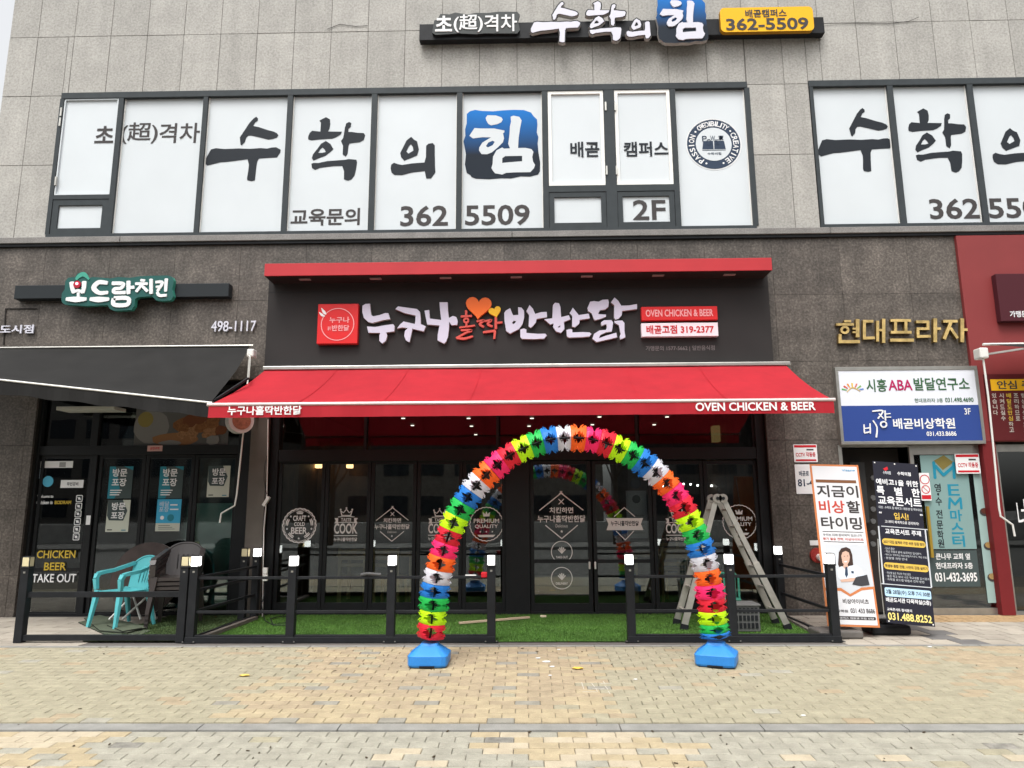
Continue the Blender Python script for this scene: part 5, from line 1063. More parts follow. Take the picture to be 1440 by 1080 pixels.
for i in range(len(bounds)-1):
    a, b = bounds[i], bounds[i+1]; ci = i % 7
    if i >= 38: ci = 4 if i == 39 else 3
    t = (b-a); Lg = t.length; t.normalize()
    pa = bounds[max(i-1, 0)]; pb_ = bounds[min(i+2, len(bounds)-1)]; ta = ((b-pa).normalized()); tb_ = ((pb_-a).normalized())
    fy = Vector((0, -1, 0)); 
    R_ = .14*(1.04 if i < 6 or i > 33 else .97)*random.uniform(.94, 1.05); a = a+Vector((random.uniform(-.006, .006), random.uniform(-.008, .008), random.uniform(-.004, .004)))
    def ridge(c, tt, k_, r): nrm = fy.cross(tt).normalized(); d = (fy, nrm, -fy, -nrm)[k_]; return c+d*r
    g = G(); tw = random.uniform(-.12, .12)
    for k_ in range(4):
        def P(u, s, bul):     # u along the segment, s from ridge k to ridge k+1
            c = a.lerp(b, u); tt = ta.lerp(tb_, u).normalized(); nrm = fy.cross(tt).normalized(); an = tw*(u-.5)
            ds = (fy, nrm, -fy, -nrm); d0, d1_ = ds[k_], ds[(k_+1) % 4]; r = R_*(1-.10*abs(2*u-1)**3+bul); p = c+d0*r*(1-s)+d1_*r*s
            return p+(d0+d1_)*(.012*math.sin(math.pi*s))
        # strip: between notch on ridge k (s from notch) and notch on ridge k+1
        nz = [(u+random.uniform(-.012, .012)*(0 < u < 1), d*random.uniform(.7, 1.2)) for u, d in notch]; nz2 = [(u+random.uniform(-.012, .012)*(0 < u < 1), d*random.uniform(.7, 1.2)) for u, d in notch]
        for q in range(len(nz)-1):
            (u0, d0), (u1, d1_), (_, e0), (_, e1) = nz[q], nz[q+1], nz2[q], nz2[q+1]
            fl = .10
            A0, A1 = P(u0, d0, fl*d0*0), P(u1, d1_, 0); M0, M1 = P(u0, .5, .0), P(u1, .5, .0); B0, B1 = P(u0, 1-e0, 0), P(u1, 1-e1, 0)
            g.face([A0, A1, M1, M0], am[ci]); g.face([M0, M1, B1, B0], am[ci])
        # leaf flaps bent outwards from the star hole
        for uu, dd in ((.33, .12), (.67, .12)):
            base0, base1 = P(uu-.07, dd+.03, 0), P(uu+.07, dd+.03, 0); tip = P(uu+(uu-.5)*.9, dd-.0, .16); g.face([base0, base1, tip], am[ci])
            base0, base1 = P(uu-.07, 1-dd-.03, 0), P(uu+.07, 1-dd-.03, 0); tip = P(uu+(uu-.5)*.9, 1-dd+.0, .16); g.face([base1, base0, tip], am[ci])
    # end diaphragm ring
    nrm = fy.cross(ta).normalized(); rr = R_*.9; g.face([a+fy*rr, a+nrm*rr, a-fy*rr, a-nrm*rr], am[ci])
    g.build('pleated_segment', AR)
g = G(); g.tube([Vector((p.x, YA, p.z)) for p in C3[::1]], .012, black_paint, 6); g.build('hoop', AR)
blue_b = mat('base_blue', (.03, .21, .58), .4, var=.06, vs=6, sp=.05, ss=90)
for px, rz, py in ((605, 0, 914), (1006.5, -.35, 914)):
    q = at(px, py, YA); zb0 = gz(YA)+.003; cx = C3[0].x if px < 700 else C3[-1].x; g = G(); tiers = [(.178, 0), (.187, .02), (.19, .105), (.182, .113), (.176, .118), (.088, .19), (.078, .212)]
    i0 = len(g.v); ms = g.mi(blue_b); n8 = 16
    for r, z in tiers:
        for j in range(4):
            ch = r*.28; cxs = ((1, 1), (-1, 1), (-1, -1), (1, -1))[j]
            for e in ((r, r-ch), (r-ch*.3, r-ch*.3), (r-ch, r)):
                ex, ey = (e if j % 2 == 0 else (e[1], e[0])); x, y = cxs[0]*ex, cxs[1]*ey; c_, s_ = math.cos(rz), math.sin(rz); g.v.append(Vector((cx+x*c_-y*s_, YA+x*s_+y*c_, zb0+z*.92)))
    nn = 12
    for a_ in range(len(tiers)-1):
        for j in range(nn): j2 = (j+1) % nn; g.f.append((i0+a_*nn+j, i0+a_*nn+j2, i0+(a_+1)*nn+j2, i0+(a_+1)*nn+j)); g.m.append(ms)
    g.f.append(tuple(i0+(len(tiers)-1)*nn+j for j in range(nn))); g.m.append(ms); g.build('base', AR)
    g = G(); fb2 = Fr((cx+math.sin(rz)*.19, YA-math.cos(rz)*.19, zb0), (math.cos(rz), math.sin(rz), 0), (0, 0, 1)); g.obox(fb2, -.07, .07, .0, .014, -.03, .006, black_paint); g.build('base_slot', AR)

# ================================================================== CHAIRS AND TABLE
def chair(name, m, label, loc, rz, cat='chair', group=None):
    T_ = thing(name, (0, 0, 0), label, cat, group)
    # seat (slightly dished)
    g = G(); n = 6; g.smooth = True
    def sp(i, j): u, v = i/n*2-1, j/n*2-1; return Vector((u*.215*(1-.06*v), v*.2, .43-.02*(1-u*u)*(1-v*v)+.015*(-v if v < -.6 else 0)*0))
    for i in range(n):
        for j in range(n): g.face([sp(i, j), sp(i+1, j), sp(i+1, j+1), sp(i, j+1)], m)
    rim = [sp(i, 0) for i in range(n)]+[sp(n, j) for j in range(n)]+[sp(n-i, n) for i in range(n)]+[sp(0, n-j) for j in range(n)]
    for i in range(len(rim)): a, b = rim[i], rim[(i+1) % len(rim)]; d = Vector((0, 0, -.04)); g.face([a, a+d, b+d, b], m)
    g.build('seat', T_, origin=(0, 0, .4))
    # backrest: curved shell with slots (front is -Y, back is +Y)
    g = G()
    def bp(u, z): return Vector((u*(.20+.03*(z-.43)/.4), .19+.10*(z-.43)/.4+.05*(1-u*u), z))
    top = lambda u: .83-.10*abs(u)**2.6
    cols_ = [-1, -.8, -.62, -.44, -.36, -.16, -.08, .08, .16, .36, .44, .62, .8, 1]; slots = {3: 0, 5: 0}
    for i in range(len(cols_)-1):
        u0, u1 = cols_[i], cols_[i+1]; slot = (cols_[i] in (-.44, -.16, .08, .36))
        bands = [(.42, .5), (.5, None), (None, None)]
        zs0 = [.42, .50, .68, top(u0)]; zs1 = [.42, .50, .68, top(u1)]
        for j in range(3):
            if slot and j == 1: continue
            P_ = [bp(u0, zs0[j]), bp(u1, zs1[j]), bp(u1, zs1[j+1]), bp(u0, zs0[j+1])]; g.face(P_, m); g.face([p+Vector((0, .018, 0)) for p in reversed(P_)], m)
        a, b = bp(u0, zs0[3]), bp(u1, zs1[3]); e = Vector((0, .022, 0)); g.face([a+e*-.2, b+e*-.2, b+e, a+e], m)
    g.tube([bp(u/8-1, top(u/8-1)) for u in range(17)], .013, m, 6)
    g.build('backrest', T_, origin=(0, .2, .42), smooth=False)
    for s in (-1, 1):
        g = G(); pts = [bp(s*.95, .74), Vector((s*.235, .14, .70)), Vector((s*.255, .02, .665)), Vector((s*.26, -.12, .65)), Vector((s*.255, -.19, .635)), Vector((s*.25, -.215, .58)), Vector((s*.24, -.2, .45))]
        w = [.05, .05, .055, .06, .06, .055, .045]
        for i in range(len(pts)-1): g.bar(pts[i], pts[i+1], w[i]*1.3, .04, m, upv=(0, 0, 1) if i < 4 else (0, -1, 0), w2=w[i+1])
        g.build('armrest', T_, origin=tuple(pts[3]))
        g = G(); g.bar((s*.225, -.19, .44), (s*.265, -.25, 0), .075, .045, m, upv=(0, -1, 0), w2=.042, h2=.03); g.build('leg', T_, origin=(s*.26, -.24, 0))
        g = G(); g.bar((s*.215, .18, .44), (s*.25, .28, 0), .085, .045, m, upv=(0, 1, 0), w2=.035, h2=.025); g.build('leg', T_, origin=(s*.25, .27, 0))
    T_.location = loc; T_.rotation_euler = (0, 0, rz); return T_
teal = mat('plastic_teal', (.085, .40, .43), .4, var=.05); blk = mat('plastic_black', (.045, .038, .036), .3, spec=.5)
p = onz(158, 884); chair('plastic_chair', teal, 'single turquoise plastic armchair left of the black stack', (p.x+.02, p.y+.14, .012), rad(-27))
p = onz(228, 884); base = chair('plastic_chair', blk, 'black plastic armchair at the bottom of the stack', (p.x+.04, p.y+.22, .012), rad(12), group='stacked black chairs')
names = ['second black plastic armchair from the bottom of the stack', 'black plastic armchair just below the top of the stack', 'topmost black plastic armchair of the stack']
for i, l in enumerate(names):
    c_ = copy_tree(base); c_.location = base.location+Vector((.008*(i+1), -.012*(i+1), .055*(i+1))); c_['label'] = l
TBL = thing('folding_table', onz(205, 872), 'round dark table folded and leaning on the glass behind the chairs', 'table')
p = at(205, 805, -.35); ft = Fr((p.x, -.32, .54), (1, 0, 0), (0, .18, 1)); g = G(); g.disc(ft, 0, 0, .47, .02, mat('table_brown', (.055, .042, .038), .5, var=.15), -.01, 40, side=alu); g.build('tabletop', TBL)
for s in (-1, 1): g = G(); g.tube([ft.p(s*.1, -.2, .05), ft.p(s*.3, -.53, .18)], .014, alu_w, 7); g.build('leg', TBL); g = G(); g.tube([ft.p(s*.12, -.2, .06), ft.p(-s*.12, -.53, .2)], .014, alu_w, 7); g.build('leg', TBL)
# folded dark mat
mt = mat('mat_grey_green', (.075, .09, .06), .9, var=.2, vs=15); MT = thing('folded_mat', onz(190, 892), 'folded grey green floor mat lying in front of the plastic chairs', 'mat')
for i, (poly, z) in enumerate((([(110, 876), (128, 872), (212, 888), (185, 899), (160, 899)], .012), ([(118, 872), (140, 868), (208, 885), (178, 893), (140, 890)], .03), ([(150, 884), (172, 893), (200, 888), (178, 881)], .045))):
    g = G(); P_ = [onz(x, y) for x, y in poly]; f = Fr((0, 0, z), (1, 0, 0), (0, 1, 0)); g.prism([(q.x, q.y) for q in P_], f, -.012, 0, mt, mat('mat_edge', (.03, .035, .028), .9)); g.build('fold', MT)
g = G()
w1_, w2_ = onz(279, 896, .03), onz(354, 869, .03); g.bar(w1_+Vector((.05, 0, .0)), w2_+Vector((.05, 0, 0)), .06, .04, mat('timber_grey', (.14, .125, .11), .8, var=.2)); tag(g.build('timber_batten'), 'grey timber batten along the left edge of the turf', 'batten')
g = G(); w1_, w2_ = onz(1162, 896, .02), onz(1106, 866, .02); g.bar(w1_-Vector((.05, 0, 0)), w2_-Vector((.05, 0, 0)), .05, .035, MATS['timber_grey']); tag(g.build('timber_batten'), 'grey timber batten along the right edge of the turf', 'batten')
g = G(); g.bar(onz(646, 876, .03), onz(744, 868, .03), .05, .02, mat('timber_pale', (.45, .36, .25), .8)); tag(g.build('wood_strip'), 'pale wooden strip lying on the turf behind the left arch leg', 'wood strip')
q = onz(764, 867, .02); g = G(); g.box(q.x-.04, q.x+.04, q.y-.02, q.y+.03, .01, .035, mat('paper_cream', (.6, .52, .38), .9), .005); tag(g.build('paper_scrap'), 'crumpled cream paper scrap on the turf by the entrance door', 'litter')
# power strip and cables
CB = thing('power_outlet', at(372, 812, -.5), 'white double power outlet hanging beside the left side fence', 'outlet')
q = at(373, 806, -.45); g = G(); g.box(q.x-.03, q.x+.03, q.y-.02, q.y+.02, q.z-.01, q.z+.07, alu_w, .006); g.box(q.x-.025, q.x+.035, q.y-.025, q.y+.02, q.z-.1, q.z-.015, alu_w, .006); g.build('socket_box', CB)
g = G(); pts = [q+Vector((0, 0, -.1)), at(372, 835, -.45), at(368, 850, -.5)]+[onz(x, y, .02) for x, y in ((372, 872), (382, 878), (400, 876), (412, 871), (398, 866), (380, 870), (384, 879), (405, 879), (415, 874))]; g.tube(pts, .006, black_paint, 5); g.build('cable', CB)

# ================================================================== STEP LADDER
al2 = mat('ladder_aluminium', (.44, .42, .38), .4, .6, var=.12, vs=10); LA = thing('step_ladder', onz(1028, 885), 'tall aluminium folding ladder standing open behind the right arch leg', 'ladder')
nearY = onz(1030, 886).y; farY = nearY+.42
topz = AZ(1014, 703, nearY); tx = AX(1014, 703, nearY)
Lf_, Rf_ = onz(960, 885), onz(1107, 885)
yn, yf = nearY+.05, nearY+.33
legs = {}
for nm, fx_, y0, y1 in (('ln', Lf_.x, nearY, yn), ('rn', Rf_.x, nearY, yn), ('lf', Lf_.x+.0, farY, yf), ('rf', Rf_.x, farY, yf)):
    s = -1 if nm[0] == 'l' else 1; a = Vector((fx_, y0, .02)); b = Vector((tx+s*.05, y1, topz)); legs[nm] = (a, b)
    m_ = a.lerp(b, .5); g = G(); g.bar(a, m_, .03, .075, al2, upv=(1, 0, 0)); d = Vector((0, .012 if nm[1] == 'n' else -.012, 0)); g.bar(m_-(m_-a)*.08+d, b+d, .028, .06, al2, upv=(1, 0, 0)); g.build('side_rail', LA)
    g = G(); g.bar(a-Vector((0, 0, .018)), a+(b-a).normalized()*.05, .04, .09, black_paint, upv=(1, 0, 0)); g.build('foot', LA)
    g = G(); fh = Fr((tx+s*.035, y1-.0, topz+.02)); g.disc(fh, 0, 0, .055, .025, mat('hinge_grey', (.3, .28, .25), .5, .5), -.02, 16); g.disc(fh, 0, 0, .02, .034, black_paint, 0, 10); g.build('hinge', LA)
for s in ('l', 'r'):
    for t in (.12, .3, .46, .62, .78, .92):
        a = legs[s+'n'][0].lerp(legs[s+'n'][1], t); b = legs[s+'f'][0].lerp(legs[s+'f'][1], t); g = G(); g.bar(a, b, .035, .028, al2); g.build('rung', LA)
# crate, basket, green stool
CR = thing('crate_stack', onz(1052, 893), 'grey ribbed plastic crate on the turf behind the second fence post from the right', 'crate')
q = onz(1052, 890); gm_ = mat('plastic_grey', (.11, .11, .108), .5); g = G(); x0, x1 = q.x-.16, q.x+.15; y0, y1 = q.y, q.y+.3
g.box(x0, x1, y0, y1, .01, .3, gm_, .012); g.build('crate_body', CR)
for i in range(3):
    g = G(); zz0 = .05+i*.085
    for jx in range(6): g.box(x0+.02+jx*.046, x0+.052+jx*.046, y0-.008, y0+.001, zz0, zz0+.06, black_paint)
    g.build('rib', CR)
g = G(); g.box(x0-.012, x1+.012, y0-.012, y1+.012, .295, .32, gm_, .004); g.build('rim', CR)
GC_ = thing('stool', onz(1040, 888)+Vector((-.02, .35, 0)), 'small green plastic stool back showing behind the fence next to the ladder', 'stool')
q = onz(1040, 888)+Vector((0, .38, 0)); sg_ = mat('plastic_green', (.04, .2, .14), .4); g = G(); g.tube([(q.x-.13, q.y, .3), (q.x-.13, q.y, .58), (q.x-.08, q.y, .63), (q.x+.08, q.y, .63), (q.x+.13, q.y, .58), (q.x+.13, q.y, .3)], .014, sg_, 7); g.build('back_frame', GC_)
for i in range(5): g = G(); g.box(q.x-.1+i*.042, q.x-.075+i*.042, q.y-.006, q.y+.006, .32, .61, sg_); g.build('slat', GC_)
g = G(); g.box(q.x-.15, q.x+.15, q.y-.02, q.y+.26, .3, .325, sg_, .008); g.build('seat', GC_)
for sx in (-.12, .12):
    for sy in (0, .22): g = G(); g.bar((q.x+sx, q.y+sy, .3), (q.x+sx*1.15, q.y+sy, .005), .03, .03, sg_); g.build('leg', GC_)

# ================================================================== BANNERS
def banner(name, label, tl, tr, bl_, br_, Yt, Yb_, base_mat):
    """quad measured on two depth planes: the sheet leans back a little"""
    A_, B_, C_, D_ = at(*tl, Yt), at(*tr, Yt), at(*bl_, Yb_), at(*br_, Yb_)
    top, bot = (A_+B_)/2, (C_+D_)/2; w = ((B_-A_).length+(D_-C_).length)/2; h = (top-bot).length
    V_ = (top-bot).normalized(); U_ = ((B_-A_)+(D_-C_)).normalized(); U_ = (U_-V_*U_.dot(V_)).normalized()
    f = Fr(bot-U_*w/2, U_, V_); t = thing(name, (bot.x, bot.y, 0), label, 'banner'); return t, f, w, h

class Ban:                                       # flat print on a banner; print positions given as fractions of its quad
    def __init__(s, q, f, w, h): s.q = q; s.f = f; s.w = w; s.h = h
    def uv(s, x, y):
        (ax, ay), (bx_, by), (cx, cy), (dx, dy) = s.q; yt, yb = (ay+by)/2, (cy+dy)/2; v = (yb-y)/(yb-yt); xl = cx+(ax-cx)*v; xr = dx+(bx_-dx)*v; return (x-xl)/(xr-xl)*s.w, v*s.h
    def box(s, x0, y0, x1, y1):
        ym = (y0+y1)/2; a = s.uv(x0, ym)[0]; b = s.uv(x1, ym)[0]; return a, b, s.uv(x0, y1)[1], s.uv(x0, y0)[1]
    def text(s, g, t, x0, y0, x1, y1, m, bold=.03, off=.004): g.text(t, s.f, *s.box(x0, y0, x1, y1), off, m, bold)
    def rect(s, g, x0, y0, x1, y1, m, off=.002): a, b, c, d = s.box(x0, y0, x1, y1); g.rect(s.f, a, b, c, d, off, m)
    def rr(s, g, x0, y0, x1, y1, m, r, off=.002): a, b, c, d = s.box(x0, y0, x1, y1); g.rrect(s.f, a, b, c, d, min(r, (d-c)*.49), off, m)
    def poly(s, g, pts, m, off=.003): g.prism([s.uv(*p) for p in pts], s.f, off, off, m)
YBn = onz(1200, 900).y+.12
Q1 = [(135,122),(387,118),(235,945),(490,938)]; px7 = lambda p: (1100+p[0]/3.6, 620+p[1]/3.6)
t, f, w, h = banner('banner_stand', 'white banner with an orange border and a student photo, beside the last fence post', *[px7(p) for p in Q1], YBn+.30, YBn, None)
b1 = Ban(Q1, f, w, h); org_m = mat('border_orange', (.5, .17, .06), .55); bnw = mat('banner_white', (.62, .62, .64), .5); br_ = mat('print_brown', (.18, .08, .04), .5); dk = mat('print_dark_grey', (.05, .045, .045), .5); rd = mat('print_brick_red', (.45, .06, .04), .5)
g = G(); g.obox(f, 0, w, 0, h, -.004, 0, org_m); g.build('backing_sheet', t); g = G(); g.rect(f, .022, w-.022, .022, h-.022, .002, bnw); g.build('sheet', t)
g = G(); b1.rect(g, 168, 203, 376, 219, br_, .004); b1.text(g, '지금이', 174, 232, 386, 296, dk, .045); b1.text(g, '비상', 186, 313, 318, 380, rd, .045); b1.text(g, '할', 328, 313, 396, 377, dk, .045); b1.text(g, '타이밍', 198, 398, 404, 463, dk, .045)
b1.text(g, 'visang', 302, 143, 370, 160, mat('print_logo_blue', (.1, .3, .5), .5), .02); b1.rect(g, 205, 474, 412, 477, dk, .004); b1.text(g, '우리는 미래 준비되어 있으니까', 208, 486, 404, 499, dk, .01); b1.text(g, '평가 필승 전략, 비상아이비츠', 208, 506, 412, 520, rd, .02); b1.rect(g, 212, 526, 414, 529, dk, .004)
b1.text(g, '비상아이비츠', 308, 808, 436, 832, dk, .03); b1.text(g, '비상학원', 262, 861, 334, 875, dk, .02); b1.text(g, '031 433 8686', 346, 853, 466, 876, dk, .03); b1.rr(g, 250, 892, 470, 908, dk, .012, .004); b1.text(g, '배곧캠퍼스 재원생 모집 상담', 262, 896, 460, 905, bnw, .01, .006)
b1.poly(g, [(216, 757), (300, 757), (345, 785), (400, 752), (462, 745), (463, 757), (402, 766), (345, 798), (298, 771), (217, 771)], org_m, .004); g.build('lettering', t)
skin = mat('print_skin', (.55, .36, .28), .5); hair = mat('print_hair', (.05, .03, .025), .5); shirt = mat('print_shirt', (.6, .66, .74), .5); pg = mat('print_soft_grey', (.52, .54, .57), .5)
g = G(); b1.poly(g, [(218, 540), (430, 540), (462, 745), (400, 750), (345, 783), (300, 756), (232, 752)], pg, .0035)
b1.poly(g, [(288, 580), (300, 560), (325, 552), (345, 562), (355, 590), (360, 640), (350, 655), (335, 650), (300, 650), (290, 655), (284, 640)], hair, .0045)
b1.poly(g, [(300, 598), (306, 580), (322, 572), (338, 580), (343, 602), (340, 625), (330, 642), (318, 644), (306, 632)], skin, .0055); b1.poly(g, [(312, 640), (332, 640), (336, 662), (322, 672), (308, 660)], skin, .005)
b1.poly(g, [(280, 665), (305, 650), (322, 668), (338, 648), (375, 640), (400, 660), (415, 690), (395, 705), (380, 690), (376, 716), (300, 720), (285, 705)], shirt, .006); b1.poly(g, [(320, 652), (330, 652), (334, 690), (326, 706), (318, 690)], navy, .007); b1.poly(g, [(295, 716), (350, 706), (390, 702), (392, 716), (350, 724), (300, 728)], skin, .007)
b1.poly(g, [(354, 738), (372, 702), (428, 688), (440, 738), (400, 745)], mat('print_tablet', (.05, .05, .055), .4), .008); b1.rect(g, 313, 598, 318, 601, hair, .0065); b1.rect(g, 329, 596, 334, 599, hair, .0065); b1.poly(g, [(313, 624), (331, 622), (327, 629), (317, 630)], bnw, .0065); b1.rect(g, 350, 672, 362, 684, navy, .007); g.build('photo_print', t)
g = G(); g.tube([f.p(.03, h-.02, -.02), f.p(w/2, .02, -.18), f.p(w/2, -.05, -.25)], .008, alu, 6); g.tube([f.p(w-.03, h-.02, -.02), f.p(w/2, .3, -.16), f.p(.04, .02, -.01)], .008, alu, 6); g.build('cross_pole', t)
q = onz(1187, 899); g = G(); g.box(q.x-.26, q.x+.22, q.y, q.y+.34, .0, .085, mat('base_taupe', (.12, .11, .10), .6, var=.15), .02); g.build('base', t)
Q2 = [(453,108),(688,112),(535,932),(768,930)]
t, f, w, h = banner('banner_stand', 'narrow black banner with yellow pills and white headline text before the stair entrance', *[px7(p) for p in Q2], YBn+.32, YBn+.02, None)
b2 = Ban(Q2, f, w, h); bk_ = mat('banner_black', (.02, .02, .03), .45); yp = mat('pill_yellow', (.62, .42, .08), .5); bnw2 = mat('print_bright', (.72, .72, .74), .5)
g = G(); g.obox(f, 0, w, 0, h, -.004, .0, bk_); g.build('sheet', t)
g = G(); b2.text(g, '예비고1을 위한', 472, 203, 690, 235, bnw2, .03)
for i, c_ in enumerate('특별한'): b2.text(g, c_, (476, 568, 656)[i], 243, (516, 608, 698)[i], 288, bnw2, .045)
b2.text(g, '교육콘서트', 484, 294, 706, 342, bnw2, .045); b2.text(g, '대상 : 수학의 힘 예비고1 재원생 및 학부모님', 488, 348, 708, 362, pg, .01); b2.text(g, '“', 490, 378, 503, 388, bnw2, .03); b2.text(g, '”', 698, 376, 711, 386, bnw2, .03); b2.text(g, '입시!', 566, 378, 640, 414, yp, .03); b2.text(g, '고1부터 체계적으로 관리하자!', 520, 420, 692, 436, bnw2, .01)
b2.text(g, '교육콘서트 주제', 522, 464, 702, 492, bnw2, .03); b2.rr(g, 508, 515, 726, 549, yp, .04, .002); b2.text(g, '2027 대입 설계와 가장 쉬운 입결 방안', 514, 524, 720, 540, bk_, .02, .004); b2.rr(g, 518, 636, 740, 670, yp, .04, .002); b2.text(g, '학생부 종합 전형, 나만의 강점 살리기', 524, 645, 734, 662, bk_, .02, .004)
for y, tt in ((560, '· 입시가 중요?'), (575, '· 지난 전형과 올해 실제적인 입시분석'), (592, '· 예비고1 전략적인 학습 방법(자기주도, 학습 방법)'), (608, '· 분할별 과정 안내')): b2.text(g, tt, 520, y, (570, 702, 732, 632)[(560, 575, 592, 608).index(y)], y+12, pg, .0)
for y, tt in ((682, '· 학년별 높은 학년부 작성 방안'), (698, '· 좋은 학교 보다 나은 학교생활 입시결과'), (714, '· 과목별 로드맵 방법과 전략 방법')): b2.text(g, tt, 528, y, (650, 742, 716)[(682, 698, 714).index(y)], y+12, pg, .0)
for a_, b_, c_, d_ in ((500, 455, 505, 742), (735, 455, 740, 742), (503, 452, 735, 455), (505, 742, 750, 745)): b2.rect(g, a_, b_, c_+2, d_+1, pg, .0015)
b2.rr(g, 524, 760, 750, 803, mat('pill_blue', (.42, .6, .75), .5), .02, .002); b2.text(g, '2월 28일(수) 오후 7시 30분', 530, 768, 745, 794, bk_, .02, .004); b2.text(g, '배곧도서관 다목적실(2층)', 530, 808, 748, 834, bnw2, .03); b2.text(g, '교육콘서트 참석문의', 536, 858, 656, 872, bnw2, .02); b2.text(g, '031.488.8252', 540, 880, 752, 916, mat('print_pale_yellow', (.75, .62, .2), .5), .035)
b2.poly(g, [(508, 148), (530, 135), (535, 150), (520, 160)], print_r, .003); b2.text(g, '수학의힘', 508, 160, 548, 178, pg, .03); b2.text(g, '수학의힘', 582, 158, 652, 178, bnw2, .03)
for x, y in ((464, 118), (568, 118), (680, 120), (545, 922), (758, 922)): a, b = b2.uv(x, y); g.disc(f, a, b, .009, .003, alu_w, n=8)
g.build('lettering', t)
g = G(); g.tube([f.p(-.01, h*.5, -.01), f.p(-.03, h*.3, -.0), f.p(-.01, .06, -.02)], .006, alu, 5); g.tube([f.p(.03, h-.02, -.02), f.p(w/2, .02, -.18), f.p(w/2, -.05, -.25)], .008, alu, 6); g.build('cross_pole', t)
q = onz(1258, 894); g = G(); g.box(q.x-.24, q.x+.2, q.y, q.y+.3, .0, .11, black_paint, .03); g.box(q.x-.08, q.x+.05, q.y+.1, q.y+.2, .11, .16, black_paint, .01); g.build('base', t)

# ================================================================== INTERIORS (seen through the glass)
pine = mat('pine_wood', (.5, .36, .19), .55, var=.15, vs=10)
def wchair(x, y, rz, label):
    t = thing('wooden_chair', (0, 0, 0), label, 'chair', 'wooden chairs inside the chicken shop')
    g = G(); g.box(-.2, .2, -.2, .2, .43, .46, pine, .005); g.build('seat', t)
    for sx in (-.18, .18):
        g = G(); g.bar((sx, -.18, .43), (sx*1.05, -.2, 0), .035, .035, pine); g.build('leg', t); g = G(); g.bar((sx, .18, 0), (sx, .22, .86), .035, .035, pine); g.build('leg', t)
    for z in (.62, .72, .82): g = G(); g.box(-.17, .17, .19, .215, z-.025, z+.025, pine, .003); g.build('slat', t)
    t.location = (x, y, .01); t.rotation_euler = (0, 0, rz)
def tbl(x, y, label):
    t = thing('dining_table', (x, y, 0), label, 'table'); g = G(); g.box(x-.6, x+.6, y-.35, y+.35, .7, .74, pine, .005); g.build('tabletop', t)
    for sx in (-.55, .55):
        for sy in (-.3, .3): g = G(); g.box(x+sx-.025, x+sx+.025, y+sy-.025, y+sy+.025, 0, .7, pine); g.build('leg', t)
q = lambda px: at(px, 800, .9).x
wchair(q(498), .8, rad(190), 'pale wooden chair behind the second glass panel of the chicken shop'); wchair(q(552), .75, rad(172), 'pale wooden chair behind the third glass panel of the chicken shop')
wchair(q(942), .85, rad(185), 'pale wooden chair inside behind the right arch leg'); wchair(q(965), 1.9, rad(10), 'wooden chair at the far side of the right interior table')
tbl(q(520), 1.6, 'wooden dining table inside behind the left glass panels'); tbl(q(950), 1.45, 'wooden dining table inside behind the right glass panels')
lampe = mat('downlight_glow', (1, .93, .8), .4, emit=3.5)
zc = 3.05
def dl(px, py, lab):
    d = ray(px, py); tt = (zc-CAM.z)/d.z; p = CAM+d*tt; g = G(); g.disc(Fr((p.x, p.y, zc), (1, 0, 0), (0, -1, 0)), 0, 0, .034, .01, lampe, 0, 12); o = g.build('downlight'); tag(o, lab, 'ceiling light', 'ceiling downlights inside the chicken shop')
RW = ('leftmost', 'second from left', 'middle', 'second from right', 'rightmost')
for i, (px, py) in enumerate(((567, 588), (659, 588), (748, 588), (843, 586), (938, 586), (580, 598), (663, 599), (744, 599), (833, 597), (920, 597), (669, 611))):
    dl(px, py, ('glowing ceiling downlight just under the red valance, '+RW[i]+' of its row') if i < 5 else ('glowing ceiling downlight in the second row, '+RW[i-5]+' of its row') if i < 10 else 'lone glowing ceiling downlight deepest inside above the arch')
for px, lab in ((492, 'warm wall lamp glowing inside behind the second glass panel'), (448, 'warm wall lamp glowing inside behind the first glass panel')):
    p = at(px, 655, 2.2); g = G(); g.box(p.x-.05, p.x+.05, 2.15, 2.25, p.z-.04, p.z+.04, mat('warm_glow', (1, .6, .25), .4, emit=2.5), .01); tag(g.build('wall_lamp'), lab, 'lamp')
g = G(); p = at(420, 700, 2.6); g.box(p.x-.5, p.x+1.3, 2.4, 2.6, 0, 2.6, wood_in); tag(g.build('wood_partition'), 'brown wooden partition inside at the left end of the chicken shop', 'partition')
g = G(); a = at(922, 681, 3.0); b = at(1030, 681, 3.0)
bs = mat('bulb_glow', (1, 1, .95), .4, emit=5)
SLt = thing('string_lights', tuple(a), 'string of tiny white bulbs inside at the right of the chicken shop', 'string lights')
for i in range(12): p = a.lerp(b, i/11); g.box(p.x-.014, p.x+.014, p.y-.014, p.y+.014, p.z-.03-.02*math.sin(i*1.1), p.z-.02*math.sin(i*1.1), bs)
g.build('bulb_row', SLt); g = G(); g.tube([a+Vector((0, 0, .01)), b+Vector((0, 0, .01))], .005, black_paint, 4); g.build('wire', SLt)
g = G(); a, b, z0, z1 = RC(881, 690, 910, 757, .3); g.rect(FY(.3), a, b, z0, z1, .004, mat('print_dim_white', (.4, .4, .42), .5), 0); f = FY(.3); g.disc(f, (a+b)/2, z0+.82*(z1-z0), .06, .006, dark_p, n=14); [g.rect(f, a+.04, b-.04, z0+(.1+.09*i)*(z1-z0), z0+(.13+.09*i)*(z1-z0), .006, MATS['print_grey']) for i in range(5)]; tag(g.build('menu_poster'), 'pale menu poster behind the right entrance door glass', 'poster')
g = G(); p = at(894, 680, .3); g.disc(FY(.3), p.x, p.z, .075, .004, navy, 0, 20); tag(g.build('round_sticker'), 'round dark blue sticker inside above the pale menu poster', 'sticker')
